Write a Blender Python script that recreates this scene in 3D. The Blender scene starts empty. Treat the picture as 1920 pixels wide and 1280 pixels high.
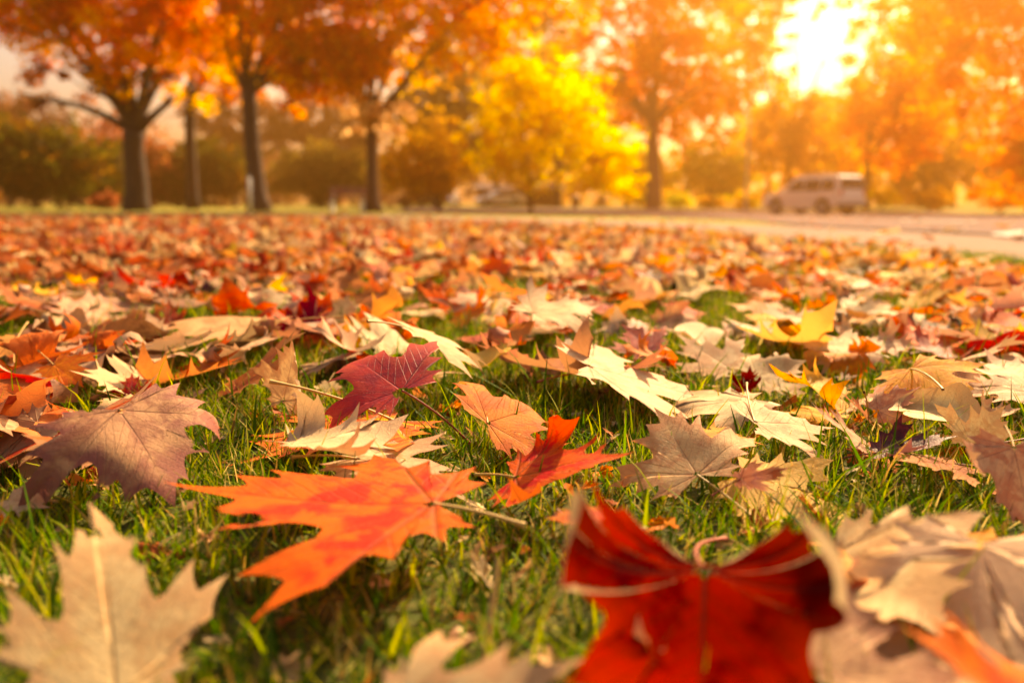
import bpy, math, random
import numpy as np
from math import sin, cos, tan, atan, radians as R, pi
rng = np.random.default_rng(7)
random.seed(7)
sc = bpy.context.scene
C = sc.collection
F = 1920 * 28 / 36.0            # focal length in photo pixels
PITCH = atan(260 / F)
CAMZ = 0.20
SUN_EL, SUN_AZ = 36.0, 29.0     # degrees; azimuth to the right of straight ahead

# ------------------------------------------------------------------ terrain
def sstep(a, b, x):
    t = np.clip((np.asarray(x, float) - a) / (b - a), 0, 1)
    return t * t * (3 - 2 * t)

def ground(x, y):
    x = np.asarray(x, float); y = np.asarray(y, float)
    a = x / np.maximum(y, 1.0)
    s = 0.003 + 0.0085 * sstep(-.35, .25, a)
    yy = np.maximum(y, 0)
    z = -s * np.minimum(yy, 45)
    far = -0.22
    t = sstep(45, 75, yy)
    return z * (1 - t) + far * t

def ray(px, py):
    u, v = (px - 960) / F, (640 - py) / F
    d = np.array([u, cos(PITCH) + v * sin(PITCH), v * cos(PITCH) - sin(PITCH)])
    return d / d[1]

YS = 0.12 * 1.004 ** np.arange(1770)
def at(px, py, h=0.0):
    """point h metres above the ground on the view line through a photo pixel"""
    d = ray(px, py)
    f = CAMZ + d[2] * YS - ground(d[0] * YS, YS) - h
    k = int(np.argmax(f <= 0)) if (f <= 0).any() else len(YS) - 1
    y = float(YS[k])
    lo, hi = float(YS[max(k - 1, 0)]), y
    for _ in range(16):
        m = (lo + hi) / 2
        if CAMZ + d[2] * m - float(ground(d[0] * m, m)) - h <= 0: hi = m
        else: lo = m
    return np.array([d[0] * hi, hi, CAMZ + d[2] * hi])

def col_at(px, py, D):
    """point at ground distance D on the view line of a photo pixel"""
    d = ray(px, py)
    return np.array([d[0] * D, D, CAMZ + d[2] * D])

def project(p):
    x, y, z = p[..., 0], p[..., 1], p[..., 2] - CAMZ
    dep = y * cos(PITCH) - z * sin(PITCH)
    v = (y * sin(PITCH) + z * cos(PITCH)) / dep
    return 960 + F * x / dep, 640 - F * v, dep

# ------------------------------------------------------------------ helpers
def tag(o, label=None, cat=None, group=None, kind=None):
    if label: o['label'] = label
    if cat: o['category'] = cat
    if group: o['group'] = group
    if kind: o['kind'] = kind
    return o

def empty(name, loc, label, cat, group=None, rz=0.0):
    o = bpy.data.objects.new(name, None); C.objects.link(o)
    o.location = loc; o.rotation_euler = (0, 0, rz); o.empty_display_size = 0.1
    return tag(o, label, cat, group)

def mesh_np(name, V, Q, mat, cols=None, uv=None, uv2=None, attr=None, smooth=True, parent=None, link=True):
    """V (n,3), Q (m,4 or 3) -> one mesh object"""
    me = bpy.data.meshes.new(name)
    V = np.ascontiguousarray(V, dtype=np.float32); Q = np.ascontiguousarray(Q, dtype=np.int32)
    k = Q.shape[1]
    me.vertices.add(len(V)); me.vertices.foreach_set('co', V.ravel())
    me.loops.add(Q.size); me.loops.foreach_set('vertex_index', Q.ravel())
    me.polygons.add(len(Q))
    me.polygons.foreach_set('loop_start', np.arange(0, Q.size, k, dtype=np.int32))
    me.polygons.foreach_set('loop_total', np.full(len(Q), k, dtype=np.int32))
    me.polygons.foreach_set('use_smooth', np.full(len(Q), bool(smooth)))
    if uv is not None:
        l = me.uv_layers.new(name='flat'); l.data.foreach_set('uv', np.ascontiguousarray(uv, dtype=np.float32).ravel())
    if uv2 is not None:
        l = me.uv_layers.new(name='vein'); l.data.foreach_set('uv', np.ascontiguousarray(uv2, dtype=np.float32).ravel())
    if cols is not None:
        a = me.color_attributes.new('col', 'FLOAT_COLOR', 'POINT')
        c4 = np.ones((len(V), 4), np.float32); c4[:, :3] = cols
        a.data.foreach_set('color', c4.ravel())
    if attr is not None:
        a = me.attributes.new('rim', 'FLOAT', 'POINT'); a.data.foreach_set('value', np.ascontiguousarray(attr, dtype=np.float32))
    me.update(calc_edges=True)
    if mat is not None: me.materials.append(mat)
    if not link: return me
    o = bpy.data.objects.new(name, me); C.objects.link(o)
    if parent is not None: o.parent = parent
    return o

def mesh_py(name, V, Fc, mat, parent=None, smooth=False):
    me = bpy.data.meshes.new(name); me.from_pydata([tuple(map(float, v)) for v in V], [], Fc); me.update()
    if smooth:
        for p in me.polygons: p.use_smooth = True
    if mat is not None: me.materials.append(mat)
    o = bpy.data.objects.new(name, me); C.objects.link(o)
    if parent is not None: o.parent = parent
    return o

class MB:
    """collects shapes, builds ONE mesh object"""
    def __init__(s): s.v = []; s.f = []
    def add(s, V, Fc):
        n = len(s.v); s.v += [tuple(map(float, p)) for p in V]; s.f += [tuple(i + n for i in f) for f in Fc]; return s
    def box(s, c, d, rz=0.0):
        x, y, z = d[0] / 2, d[1] / 2, d[2] / 2
        P = [(i * x, j * y, k * z) for k in (-1, 1) for i, j in ((-1, -1), (1, -1), (1, 1), (-1, 1))]
        P = [(c[0] + p[0] * cos(rz) - p[1] * sin(rz), c[1] + p[0] * sin(rz) + p[1] * cos(rz), c[2] + p[2]) for p in P]
        return s.add(P, [(3, 2, 1, 0), (4, 5, 6, 7), (0, 1, 5, 4), (1, 2, 6, 5), (2, 3, 7, 6), (3, 0, 4, 7)])
    def tube(s, pts, rad, n=8, cap=True):
        V, Q = tube_np(pts, rad, n); b = len(s.v)
        s.v += [tuple(p) for p in V.tolist()]; s.f += [tuple(int(i) + b for i in q) for q in Q]
        if cap: s.f.append(tuple(b + i for i in range(n))[::-1]); s.f.append(tuple(b + len(V) - n + i for i in range(n)))
        return s
    def build(s, name, mat, parent=None, smooth=False, bevel=0.0):
        o = mesh_py(name, s.v, s.f, mat, parent, smooth)
        if bevel:
            m = o.modifiers.new('bevel', 'BEVEL'); m.width = bevel; m.segments = 2; m.limit_method = 'ANGLE'; m.angle_limit = R(35)
        return o

def tube_np(pts, rad, n=8):
    P = np.array(pts, float); m = len(P); rad = np.broadcast_to(np.array(rad, float), (m,))
    T = np.gradient(P, axis=0); T /= np.linalg.norm(T, axis=1)[:, None] + 1e-12
    ref = np.array([0.13, 0.9, 0.1]) if abs(T[0][1]) < .8 else np.array([1, .1, .1])
    A = np.cross(T, ref); A /= np.linalg.norm(A, axis=1)[:, None] + 1e-12
    B = np.cross(T, A)
    th = np.linspace(0, 2 * pi, n, endpoint=False)
    V = P[:, None] + rad[:, None, None] * (A[:, None] * np.cos(th)[None, :, None] + B[:, None] * np.sin(th)[None, :, None])
    V = V.reshape(-1, 3)
    i = np.arange(m - 1)[:, None] * n; j = np.arange(n)[None]; j2 = (j + 1) % n
    Q = np.stack([i + j, i + j2, i + n + j2, i + n + j], -1).reshape(-1, 4)
    return V, Q

# ------------------------------------------------------------------ materials
def new_mat(name):
    m = bpy.data.materials.new(name); m.use_nodes = True
    nt = m.node_tree; nt.nodes.clear()
    return m, nt, nt.nodes, nt.links

def nd(N, t, **kw):
    n = N.new(t)
    for k, v in kw.items():
        if k.startswith('i_'): n.inputs[k[2:].replace('_', ' ')].default_value = v
        else: setattr(n, k, v)
    return n

def mathn(N, L, op, a, b=None, c=None, clamp=False):
    n = N.new('ShaderNodeMath'); n.operation = op; n.use_clamp = clamp
    for i, v in enumerate((a, b, c)):
        if v is None: continue
        if isinstance(v, (int, float)): n.inputs[i].default_value = v
        else: L.new(v, n.inputs[i])
    return n.outputs[0]

def mixc(N, L, f, a, b, mode='MIX'):
    n = N.new('ShaderNodeMix'); n.data_type = 'RGBA'; n.blend_type = mode; n.clamp_factor = True
    for s, v in ((0, f), (6, a), (7, b)):
        if isinstance(v, (int, float)): n.inputs[s].default_value = v
        elif isinstance(v, (tuple, list)): n.inputs[s].default_value = (*v[:3], 1)
        else: L.new(v, n.inputs[s])
    return n.outputs[2]

def rampn(N, L, f, stops):
    n = N.new('ShaderNodeValToRGB'); L.new(f, n.inputs[0])
    e = n.color_ramp.elements
    while len(e) < len(stops): e.new(.5)
    for el, (p, c) in zip(e, stops): el.position = p; el.color = (*c, 1) if len(c) == 3 else c
    return n.outputs[0]

def simple_mat(name, col, rough=.7, metal=0, noise=0.15, scale=20, spec=.4, coat=0):
    m, nt, N, L = new_mat(name)
    out = N.new('ShaderNodeOutputMaterial'); b = N.new('ShaderNodeBsdfPrincipled'); L.new(b.outputs[0], out.inputs[0])
    tc = N.new('ShaderNodeTexCoord'); no = nd(N, 'ShaderNodeTexNoise', i_Scale=scale, i_Detail=5.0); L.new(tc.outputs['Object'], no.inputs['Vector'])
    c = mixc(N, L, no.outputs[0], tuple(x * (1 - noise) for x in col), tuple(min(1, x * (1 + noise)) for x in col))
    L.new(c, b.inputs['Base Color']); b.inputs['Roughness'].default_value = rough; b.inputs['Metallic'].default_value = metal
    b.inputs['Specular IOR Level'].default_value = spec; b.inputs['Coat Weight'].default_value = coat
    return m

def leaf_mat(name, top, mot, back, vein, rim=None, trans=.35, rough=.5, mscale=5.0, mlo=.42, mhi=.62, spots=.55, veinback=None, veinw=1.0, spec=.35):
    """fallen leaf: mottled face, paler underside, veins from the leaf's own flat layout"""
    m, nt, N, L = new_mat(name)
    out = N.new('ShaderNodeOutputMaterial')
    flat = nd(N, 'ShaderNodeUVMap', uv_map='flat'); vn = nd(N, 'ShaderNodeUVMap', uv_map='vein')
    oi = N.new('ShaderNodeObjectInfo'); geo = N.new('ShaderNodeNewGeometry')
    off = mathn(N, L, 'MULTIPLY', oi.outputs['Random'], 37.0)
    comb = N.new('ShaderNodeCombineXYZ'); L.new(off, comb.inputs[0]); L.new(off, comb.inputs[2])
    add = N.new('ShaderNodeVectorMath'); add.operation = 'ADD'; L.new(flat.outputs[0], add.inputs[0]); L.new(comb.outputs[0], add.inputs[1])
    P = add.outputs[0]
    n1 = nd(N, 'ShaderNodeTexNoise', i_Scale=mscale, i_Detail=6.0, i_Roughness=.6, i_Distortion=.4); L.new(P, n1.inputs['Vector'])
    n2 = nd(N, 'ShaderNodeTexNoise', i_Scale=26.0, i_Detail=5.0, i_Roughness=.65); L.new(P, n2.inputs['Vector'])
    n3 = nd(N, 'ShaderNodeTexNoise', i_Scale=90.0, i_Detail=2.0); L.new(P, n3.inputs['Vector'])
    mr = nd(N, 'ShaderNodeMapRange'); mr.interpolation_type = 'SMOOTHSTEP'; L.new(n1.outputs[0], mr.inputs[0]); mr.inputs[1].default_value = mlo; mr.inputs[2].default_value = mhi
    f = mathn(N, L, 'ADD', mr.outputs[0], mathn(N, L, 'MULTIPLY', mathn(N, L, 'SUBTRACT', n2.outputs[0], .5), .7), clamp=True)
    c = mixc(N, L, f, top, mot)
    if rim:
        at_ = nd(N, 'ShaderNodeAttribute', attribute_name='rim')
        rr = mathn(N, L, 'ADD', at_.outputs['Fac'], mathn(N, L, 'MULTIPLY', mathn(N, L, 'SUBTRACT', n1.outputs[0], .5), .9))
        r2 = nd(N, 'ShaderNodeMapRange'); L.new(rr, r2.inputs[0]); r2.inputs[1].default_value = .6; r2.inputs[2].default_value = 1.0
        c = mixc(N, L, r2.outputs[0], c, rim)
    # veins: x = distance along the main vein, y = distance off it
    sp = N.new('ShaderNodeSeparateXYZ'); L.new(vn.outputs[0], sp.inputs[0])
    s_, t_ = sp.outputs[0], sp.outputs[1]
    wob = mathn(N, L, 'MULTIPLY', mathn(N, L, 'SUBTRACT', n2.outputs[0], .5), .02)
    tw = mathn(N, L, 'ADD', t_, mathn(N, L, 'MULTIPLY', wob, .25))
    w0 = mathn(N, L, 'SUBTRACT', .0125 * veinw, mathn(N, L, 'MULTIPLY', s_, .009 * veinw))
    main = mathn(N, L, 'SUBTRACT', 1.0, mathn(N, L, 'DIVIDE', mathn(N, L, 'ABSOLUTE', tw), w0), clamp=True)
    q = mathn(N, L, 'ADD', mathn(N, L, 'SUBTRACT', s_, mathn(N, L, 'MULTIPLY', t_, 1.15)), wob)
    fr = mathn(N, L, 'PINGPONG', q, .055)
    side = mathn(N, L, 'SUBTRACT', 1.0, mathn(N, L, 'DIVIDE', fr, .0055 * veinw), clamp=True)
    vor = nd(N, 'ShaderNodeTexVoronoi', i_Scale=34.0); vor.feature = 'DISTANCE_TO_EDGE'; L.new(P, vor.inputs['Vector'])
    net = mathn(N, L, 'SUBTRACT', 1.0, mathn(N, L, 'DIVIDE', vor.outputs['Distance'], .09), clamp=True)
    vf = mathn(N, L, 'MAXIMUM', mathn(N, L, 'MULTIPLY', main, .9), mathn(N, L, 'MAXIMUM', mathn(N, L, 'MULTIPLY', side, .55), mathn(N, L, 'MULTIPLY', net, .16)))
    c = mixc(N, L, vf, c, vein)
    if spots > 0:
        ms = nd(N, 'ShaderNodeMapRange'); L.new(n2.outputs[0], ms.inputs[0]); ms.inputs[1].default_value = .66; ms.inputs[2].default_value = .72
        c = mixc(N, L, mathn(N, L, 'MULTIPLY', ms.outputs[0], spots), c, tuple(x * .35 for x in top))
    bk = mixc(N, L, mathn(N, L, 'MULTIPLY', n1.outputs[0], .8), back, tuple(.6 * b + .4 * t for b, t in zip(back, mot)))
    bk = mixc(N, L, mathn(N, L, 'MULTIPLY', vf, .8), bk, veinback or tuple(x * .72 for x in back))
    c = mixc(N, L, geo.outputs['Backfacing'], c, bk)
    hsv = N.new('ShaderNodeHueSaturation'); L.new(c, hsv.inputs['Color'])
    L.new(mathn(N, L, 'ADD', .487, mathn(N, L, 'MULTIPLY', oi.outputs['Random'], .026)), hsv.inputs['Hue'])
    fine = mathn(N, L, 'ADD', .82, mathn(N, L, 'MULTIPLY', n3.outputs[0], .36))
    L.new(fine, hsv.inputs['Value'])
    c = hsv.outputs[0]
    b = N.new('ShaderNodeBsdfPrincipled'); L.new(c, b.inputs['Base Color']); b.inputs['Roughness'].default_value = rough + .12
    b.inputs['Specular IOR Level'].default_value = spec * .4
    ht = mathn(N, L, 'ADD', mathn(N, L, 'MULTIPLY', vf, -1.0), mathn(N, L, 'MULTIPLY', n2.outputs[0], .8))
    bp = nd(N, 'ShaderNodeBump', i_Strength=.55, i_Distance=.0012); L.new(ht, bp.inputs['Height']); L.new(bp.outputs[0], b.inputs['Normal'])
    tr = N.new('ShaderNodeBsdfTranslucent'); gm = N.new('ShaderNodeGamma'); L.new(c, gm.inputs[0]); gm.inputs[1].default_value = 1.25
    L.new(gm.outputs[0], tr.inputs[0]); L.new(bp.outputs[0], tr.inputs['Normal'])
    mx = N.new('ShaderNodeMixShader'); mx.inputs[0].default_value = trans
    L.new(b.outputs[0], mx.inputs[1]); L.new(tr.outputs[0], mx.inputs[2]); L.new(mx.outputs[0], out.inputs[0])
    return m

def col_mat(name, trans=.4, rough=.6, nscale=60, namp=.35, spec=.1, backmix=None):
    """colour read from the object's own leaf colours, with fine mottling"""
    m, nt, N, L = new_mat(name)
    out = N.new('ShaderNodeOutputMaterial'); a = nd(N, 'ShaderNodeAttribute', attribute_name='col')
    tc = N.new('ShaderNodeTexCoord'); no = nd(N, 'ShaderNodeTexNoise', i_Scale=float(nscale), i_Detail=4.0); L.new(tc.outputs['Object'], no.inputs['Vector'])
    hsv = N.new('ShaderNodeHueSaturation'); L.new(a.outputs['Color'], hsv.inputs['Color'])
    L.new(mathn(N, L, 'ADD', 1 - namp / 2, mathn(N, L, 'MULTIPLY', no.outputs[0], namp)), hsv.inputs['Value'])
    c = hsv.outputs[0]
    if backmix:
        geo = N.new('ShaderNodeNewGeometry'); c = mixc(N, L, mathn(N, L, 'MULTIPLY', geo.outputs['Backfacing'], .35), c, backmix)
    b = N.new('ShaderNodeBsdfPrincipled'); L.new(c, b.inputs['Base Color']); b.inputs['Roughness'].default_value = rough; b.inputs['Specular IOR Level'].default_value = spec
    tr = N.new('ShaderNodeBsdfTranslucent'); L.new(c, tr.inputs[0])
    mx = N.new('ShaderNodeMixShader'); mx.inputs[0].default_value = trans
    L.new(b.outputs[0], mx.inputs[1]); L.new(tr.outputs[0], mx.inputs[2]); L.new(mx.outputs[0], out.inputs[0])
    return m

M = {}
M['cream'] = leaf_mat('cream_leaf', (.66, .47, .26), (.52, .30, .15), (.64, .45, .27), (.50, .28, .12), rim=(.60, .34, .18), trans=.25)
M['tan'] = leaf_mat('tan_leaf', (.66, .42, .24), (.42, .22, .13), (.62, .42, .28), (.30, .14, .08), rim=(.45, .22, .13), trans=.25)
M['pinktan'] = leaf_mat('pinkish_tan_leaf', (.66, .40, .21), (.52, .24, .12), (.68, .46, .27), (.30, .12, .07), rim=(.58, .25, .12), trans=.28)
M['mauve'] = leaf_mat('mauve_brown_leaf', (.47, .28, .14), (.28, .13, .07), (.5, .32, .2), (.14, .06, .04), rim=(.28, .11, .08), trans=.2, mscale=3.5, spots=.5)
M['redorange'] = leaf_mat('red_orange_leaf', (.60, .016, .008), (.72, .12, .010), (.70, .22, .05), (.30, .07, .01), rim=(.74, .12, .01), trans=.36, mscale=4.5, mlo=.44, mhi=.56, veinw=2.0)
M['red'] = leaf_mat('red_leaf', (.46, .018, .010), (.28, .012, .010), (.70, .40, .27), (.16, .01, .015), rim=(.62, .10, .02), trans=.38)
M['darkred'] = leaf_mat('crimson_leaf', (.25, .0, .014), (.06, .0, .006), (.72, .50, .30), (.07, .010, .012), rim=(.30, .0, .01), trans=.22, mscale=4.0, rough=.6, veinw=1.4, spec=.0)
M['maroon'] = leaf_mat('maroon_leaf', (.13, .015, .022), (.06, .008, .015), (.45, .20, .18), (.03, .006, .01), trans=.2, rough=.3, spec=.6)
M['rose'] = leaf_mat('rose_red_leaf', (.46, .06, .035), (.30, .022, .022), (.58, .30, .24), (.20, .02, .03), rim=(.52, .11, .05), trans=.3, rough=.4, spec=.5)
M['orange'] = leaf_mat('orange_leaf', (.80, .24, .02), (.66, .13, .015), (.72, .34, .10), (.42, .09, .02), rim=(.70, .14, .02), trans=.4)
M['amber'] = leaf_mat('amber_leaf', (.86, .36, .012), (.80, .24, .012), (.80, .42, .10), (.48, .15, .01), trans=.4, spots=.35)
M['yellow'] = leaf_mat('yellow_leaf', (.90, .56, .03), (.88, .42, .02), (.84, .56, .16), (.60, .30, .02), trans=.42)
M['fire'] = leaf_mat('yellow_and_red_leaf', (.84, .28, .02), (.56, .018, .022), (.72, .42, .22), (.88, .50, .04), rim=(.72, .08, .03), trans=.3, mscale=2.6, mlo=.36, mhi=.50, veinw=1.6)
M['rust'] = leaf_mat('rust_leaf', (.50, .13, .03), (.32, .05, .02), (.56, .30, .16), (.22, .05, .02), rim=(.56, .20, .06), trans=.38)
M['brown'] = leaf_mat('brown_leaf', (.30, .15, .08), (.16, .07, .04), (.38, .22, .13), (.12, .05, .03), trans=.2)
M['stem'] = simple_mat('leaf_stem', (.55, .33, .10), .5, noise=.3, scale=60)
M['redstem'] = simple_mat('red_leaf_stem', (.28, .05, .03), .5, noise=.3, scale=60)
M['litter'] = col_mat('fallen_leaf_carpet', trans=.32, nscale=55, namp=.6, backmix=(.62, .34, .13))
M['grass'] = col_mat('grass_blades', trans=.42, rough=.55, nscale=70, namp=.3, spec=.06)
M['foliage'] = col_mat('tree_foliage', trans=.72, rough=.6, nscale=1.2, namp=.3)

# ------------------------------------------------------------------ maple leaf shape
HALF = [(0.05, -.03), (.19, -.12), (.35, -.20), (.36, -.11), (.55, -.11), (.43, -.01), (.45, .055), (.70, .08), (.59, .19), (.83, .27),
        (1.03, .46), (.73, .42), (.75, .60), (.50, .42), (.36, .385), (.335, .53), (.46, .785), (.24, .70), (.25, .88), (.12, .83), (0, 1.13)]
OVAL = [(0.05, -.05), (.16, -.09), (.28, -.06), (.38, .03), (.45, .15), (.48, .28), (.47, .41), (.43, .53), (.37, .64), (.29, .74), (.20, .83), (.10, .91), (0, 1.02)]
VEIN_A = [90, 24, 156, -9, 189]

def outline(seed, per, jit=.03, oval=False, w=1.0, lob=1.0):
    r = np.random.default_rng(seed)
    H = np.array(OVAL if oval else HALF, float)
    right = H.copy(); left = H[:-1][::-1].copy(); left[:, 0] *= -1
    P = np.vstack([right, left])
    P[:, 0] *= w
    P += r.normal(0, jit * (.4 if oval else 1), P.shape) * np.minimum(1, np.linalg.norm(P, axis=1))[:, None]
    # asymmetric lobe lengths
    th = np.degrees(np.arctan2(P[:, 1], P[:, 0]))
    for a in VEIN_A[1:]:
        d = np.abs((th - a + 180) % 360 - 180); k = 1 + r.normal(0, .06) * lob
        P *= (1 + (k - 1) * np.clip(1 - d / 28, 0, 1))[:, None]
    out = []
    n = len(P)
    for i in range(n):
        a, b = P[i], P[(i + 1) % n]
        last = i == n - 1
        for j in range(per):
            t = j / per
            p = a * (1 - t) + b * t
            if not last and not oval and j:
                nn = -np.array([p[0], p[1] - .25]); nn /= np.linalg.norm(nn) + 1e-9
                p = p + nn * .11 * np.linalg.norm(b - a) * 4 * t * (1 - t)
            elif not last and j and oval:
                nn = np.array([p[0], p[1] - .4]); nn /= np.linalg.norm(nn) + 1e-9
                p = p + nn * .07 * np.linalg.norm(b - a) * 4 * t * (1 - t)
            out.append(p)
    out = np.array(out)
    return out

def leaf_flat(seed, per=6, rings=22, bites=0, **kw):
    o = outline(seed, per, **kw); n = len(o)
    fr = np.linspace(0.03, 1, rings) ** .85
    P = (o[None] * fr[:, None, None]).reshape(-1, 2)
    rim = np.repeat(fr, n)
    i = np.arange(rings - 1)[:, None] * n; j = np.arange(n - 1)[None]
    Q = np.stack([i + j, i + j + 1, i + n + j + 1, i + n + j], -1).reshape(-1, 4)
    # orientation: make +z the face
    a = P[Q]; ar = np.cross(a[:, 1] - a[:, 0], a[:, 2] - a[:, 0]).sum()
    if ar < 0: Q = Q[:, ::-1]
    if bites:
        rb = np.random.default_rng(seed + 5); fcb = P[Q].mean(1); keep = np.ones(len(Q), bool)
        for _ in range(bites):
            e = o[rb.integers(n)] * rb.uniform(.93, 1.04); keep &= np.hypot(*(fcb - e).T) > rb.uniform(.02, .08)
        Q = Q[keep]
    # per-corner vein coordinates by sector
    fc = P[Q].mean(1); th = np.degrees(np.arctan2(fc[:, 1], fc[:, 0]))
    dd = np.stack([np.abs((th - a_ + 180) % 360 - 180) for a_ in VEIN_A], 1)
    k = dd.argmin(1); ang = np.radians(np.array(VEIN_A))[k]
    cp = P[Q]
    s = cp[..., 0] * np.cos(ang)[:, None] + cp[..., 1] * np.sin(ang)[:, None]
    t = np.abs(-cp[..., 0] * np.sin(ang)[:, None] + cp[..., 1] * np.cos(ang)[:, None])
    return P, Q, rim, cp.reshape(-1, 2), np.stack([s, t], -1).reshape(-1, 2)

def bend(V, deg, u0, kap):
    """roll everything beyond u0 in direction deg; kap > 0 lifts it"""
    if abs(kap) < 1e-4: return V
    d = np.array([cos(R(deg)), sin(R(deg))]); e = np.array([-d[1], d[0]])
    u = V[:, 0] * d[0] + V[:, 1] * d[1]; w = V[:, 0] * e[0] + V[:, 1] * e[1]; z = V[:, 2]
    uu = np.maximum(u - u0, 0); th = kap * uu; rr = 1 / kap - z
    nu = np.where(u > u0, u0 + rr * np.sin(th), u); nz = np.where(u > u0, 1 / kap - rr * np.cos(th), z)
    return np.stack([nu * d[0] + w * e[0], nu * d[1] + w * e[1], nz], 1)

def wrinkle(V, r, amp):
    x, y = V[:, 0].copy(), V[:, 1].copy(); z = np.zeros(len(V)); rad = np.hypot(x, y)
    for k in range(7):
        a = r.uniform(0, 2 * pi); f = r.uniform(3, 11) ; z += np.sin((x * cos(a) + y * sin(a)) * f + r.uniform(0, 6)) / f
    z *= amp * np.clip(rad * 1.6, 0, 1.3)
    # pleats between the main veins: veins sit lower, blade bulges
    th = np.degrees(np.arctan2(y, x)); dmin = np.min([np.abs((th - a_ + 180) % 360 - 180) for a_ in VEIN_A], 0)
    z += .035 * np.sin(np.clip(dmin / 33, 0, 1) * pi * .5) * rad * (amp * 3 + .4)
    V[:, 2] += z
    return V

def shape3(P, seed, bends, amp):
    r = np.random.default_rng(seed + 999)
    V = np.column_stack([P, np.zeros(len(P))])
    V = wrinkle(V, r, amp)
    for b in bends: V = bend(V, *b)
    return V

def rand_bends(r, s=1.0):
    b = []
    for a in VEIN_A:
        b.append((a + r.normal(0, 12), r.uniform(.3, .6), r.normal(.25, 1.5) * s))
    b.append((r.uniform(0, 360), r.uniform(0, .25), r.normal(0, 1.4) * s))
    if r.random() < .35: b.append((r.choice([0, 180]) + r.normal(0, 20), r.uniform(.1, .3), r.uniform(2, 5) * s * r.choice([1, -1, 1])))
    return b

def basis(J, T, roll):
    Y = T - J; L_ = np.linalg.norm(Y); Y = Y / L_
    up = np.array([0, 0, 1.0]); Z = up - up.dot(Y) * Y; Z /= np.linalg.norm(Z); X = np.cross(Y, Z)
    c, s = cos(R(roll)), sin(R(roll)); X, Z = X * c + Z * s, Z * c - X * s
    return X, Y, Z, L_

HEROES = []
# how much of the view each well-seen leaf takes up in the photo (left, top, right, bottom), used to size and tilt it
SPAN = {'the vivid red-orange leaf': (345, 880, 875, 1140), 'the raised crimson leaf': (1045, 875, 1600, 1400), 'the pale cream leaf': (615, 828, 868, 965), 'the yellow and red leaf': (445, 768, 805, 870),
 'the propped rosy red leaf': (620, 670, 818, 802), 'the orange middle leaf': (862, 728, 1062, 858), 'the bright red-orange leaf': (930, 800, 1172, 932), 'the big pale tan leaf': (1060, 655, 1358, 800),
 'the rolled rust leaf': (940, 615, 1150, 690), 'the dark rusty leaf': (1050, 640, 1245, 695), 'the tilted rose pink leaf': (1145, 610, 1245, 672), 'the arched beige leaf': (733, 614, 905, 692),
 'the thin tan leaf': (742, 698, 868, 732), 'the domed mauve-brown leaf': (50, 745, 388, 945), 'the cream leaf with tall stem': (-10, 668, 110, 748), 'the light orange left leaf': (60, 665, 190, 755),
 'the tip-curled tan leaf': (20, 645, 175, 700), 'the small red leaf': (205, 700, 280, 752), 'the small curled cream leaf': (185, 742, 290, 802), 'the long beige-pink leaf': (265, 605, 540, 680),
 'the ragged pale leaf': (140, 598, 330, 650), 'the narrow orange leaf': (262, 640, 445, 698), 'the jagged rusty leaf': (205, 562, 300, 618), 'the edge-standing dark red leaf': (285, 562, 345, 620),
 'the diagonal greyish tan leaf': (90, 545, 262, 612), 'the dark rust left leaf': (0, 518, 108, 578), 'the thin red left leaf': (-5, 578, 82, 605), 'the leaning dark red leaf': (495, 565, 612, 620),
 'the bright cream leaf': (590, 555, 690, 618), 'the small amber leaf': (640, 608, 720, 662), 'the curled rusty leaf': (660, 540, 755, 575), 'the two-pointed orange leaf': (808, 545, 912, 608),
 'the golden orange leaf': (945, 553, 1012, 592), 'the crinkled cream leaf': (965, 568, 1118, 615), 'the dry twisted leaf': (472, 668, 562, 742), 'the sloping cream leaf': (1268, 630, 1405, 710),
 'the ragged white leaf': (1385, 665, 1512, 738), 'the small crimson leaf': (1375, 688, 1425, 735), 'the broad cream leaf': (1492, 618, 1625, 668), 'the pale lobed leaf': (1608, 608, 1722, 678),
 'the clear yellow leaf': (1436, 577, 1487, 620), 'the broad amber leaf': (1645, 674, 1842, 790), 'the narrow rust-red leaf': (1572, 722, 1640, 800), 'the peach tan leaf': (1625, 725, 1722, 800),
 'the maroon leaf': (1630, 780, 1785, 858), 'the pointed cream leaf': (1762, 758, 1918, 870), 'the drooping pinkish leaf': (1815, 850, 1990, 978), 'the dull red leaf': (1688, 855, 1840, 900),
 'the flat cream leaf': (1368, 790, 1552, 850), 'the peach and cream leaf': (1155, 775, 1400, 925), 'the blotched golden leaf': (1295, 795, 1428, 865), 'the brown-orange lobe': (1375, 865, 1482, 915),
 'the tan pointed leaf': (1530, 765, 1640, 850), 'the half hidden orange leaf': (1590, 835, 1700, 885), 'the small crinkled cream leaf': (1822, 745, 1912, 785), 'the long thin pinkish leaf': (1830, 668, 1925, 748),
 'the small cream edge leaf': (-20, 895, 105, 975), 'the tiny tan curl': (342, 922, 378, 962), 'the small maroon leaf': (368, 522, 402, 562), 'the standing red leaf': (280, 515, 345, 555),
 'the flat rose leaf': (1145, 593, 1242, 627), 'the dusky pink leaf': (1712, 618, 1822, 658), 'the glowing golden leaf': (535, 505, 610, 545), 'the brown scrap': (1030, 950, 1080, 985),
 'the orange side lobe': (1030, 940, 1160, 1000), 'the faded deep leaf': (590, 715, 640, 748), 'the sunk grey-brown leaf': (330, 730, 390, 765), 'the big cream corner leaf': (-60, 943, 428, 1500),
 'the bottom edge cream leaf': (640, 1182, 1110, 1500), 'the bottom tan tip': (1070, 1148, 1300, 1500), 'the bottom right tan leaf': (1385, 1072, 1830, 1500), 'the corner orange-red leaf': (1690, 1132, 2180, 1500),
 'the dark orange bottom leaf': (1195, 1170, 1330, 1500), 'the left edge tan leaf': (-120, 760, 76, 862), 'the dark left leaf': (-60, 745, 90, 790)}

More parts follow.
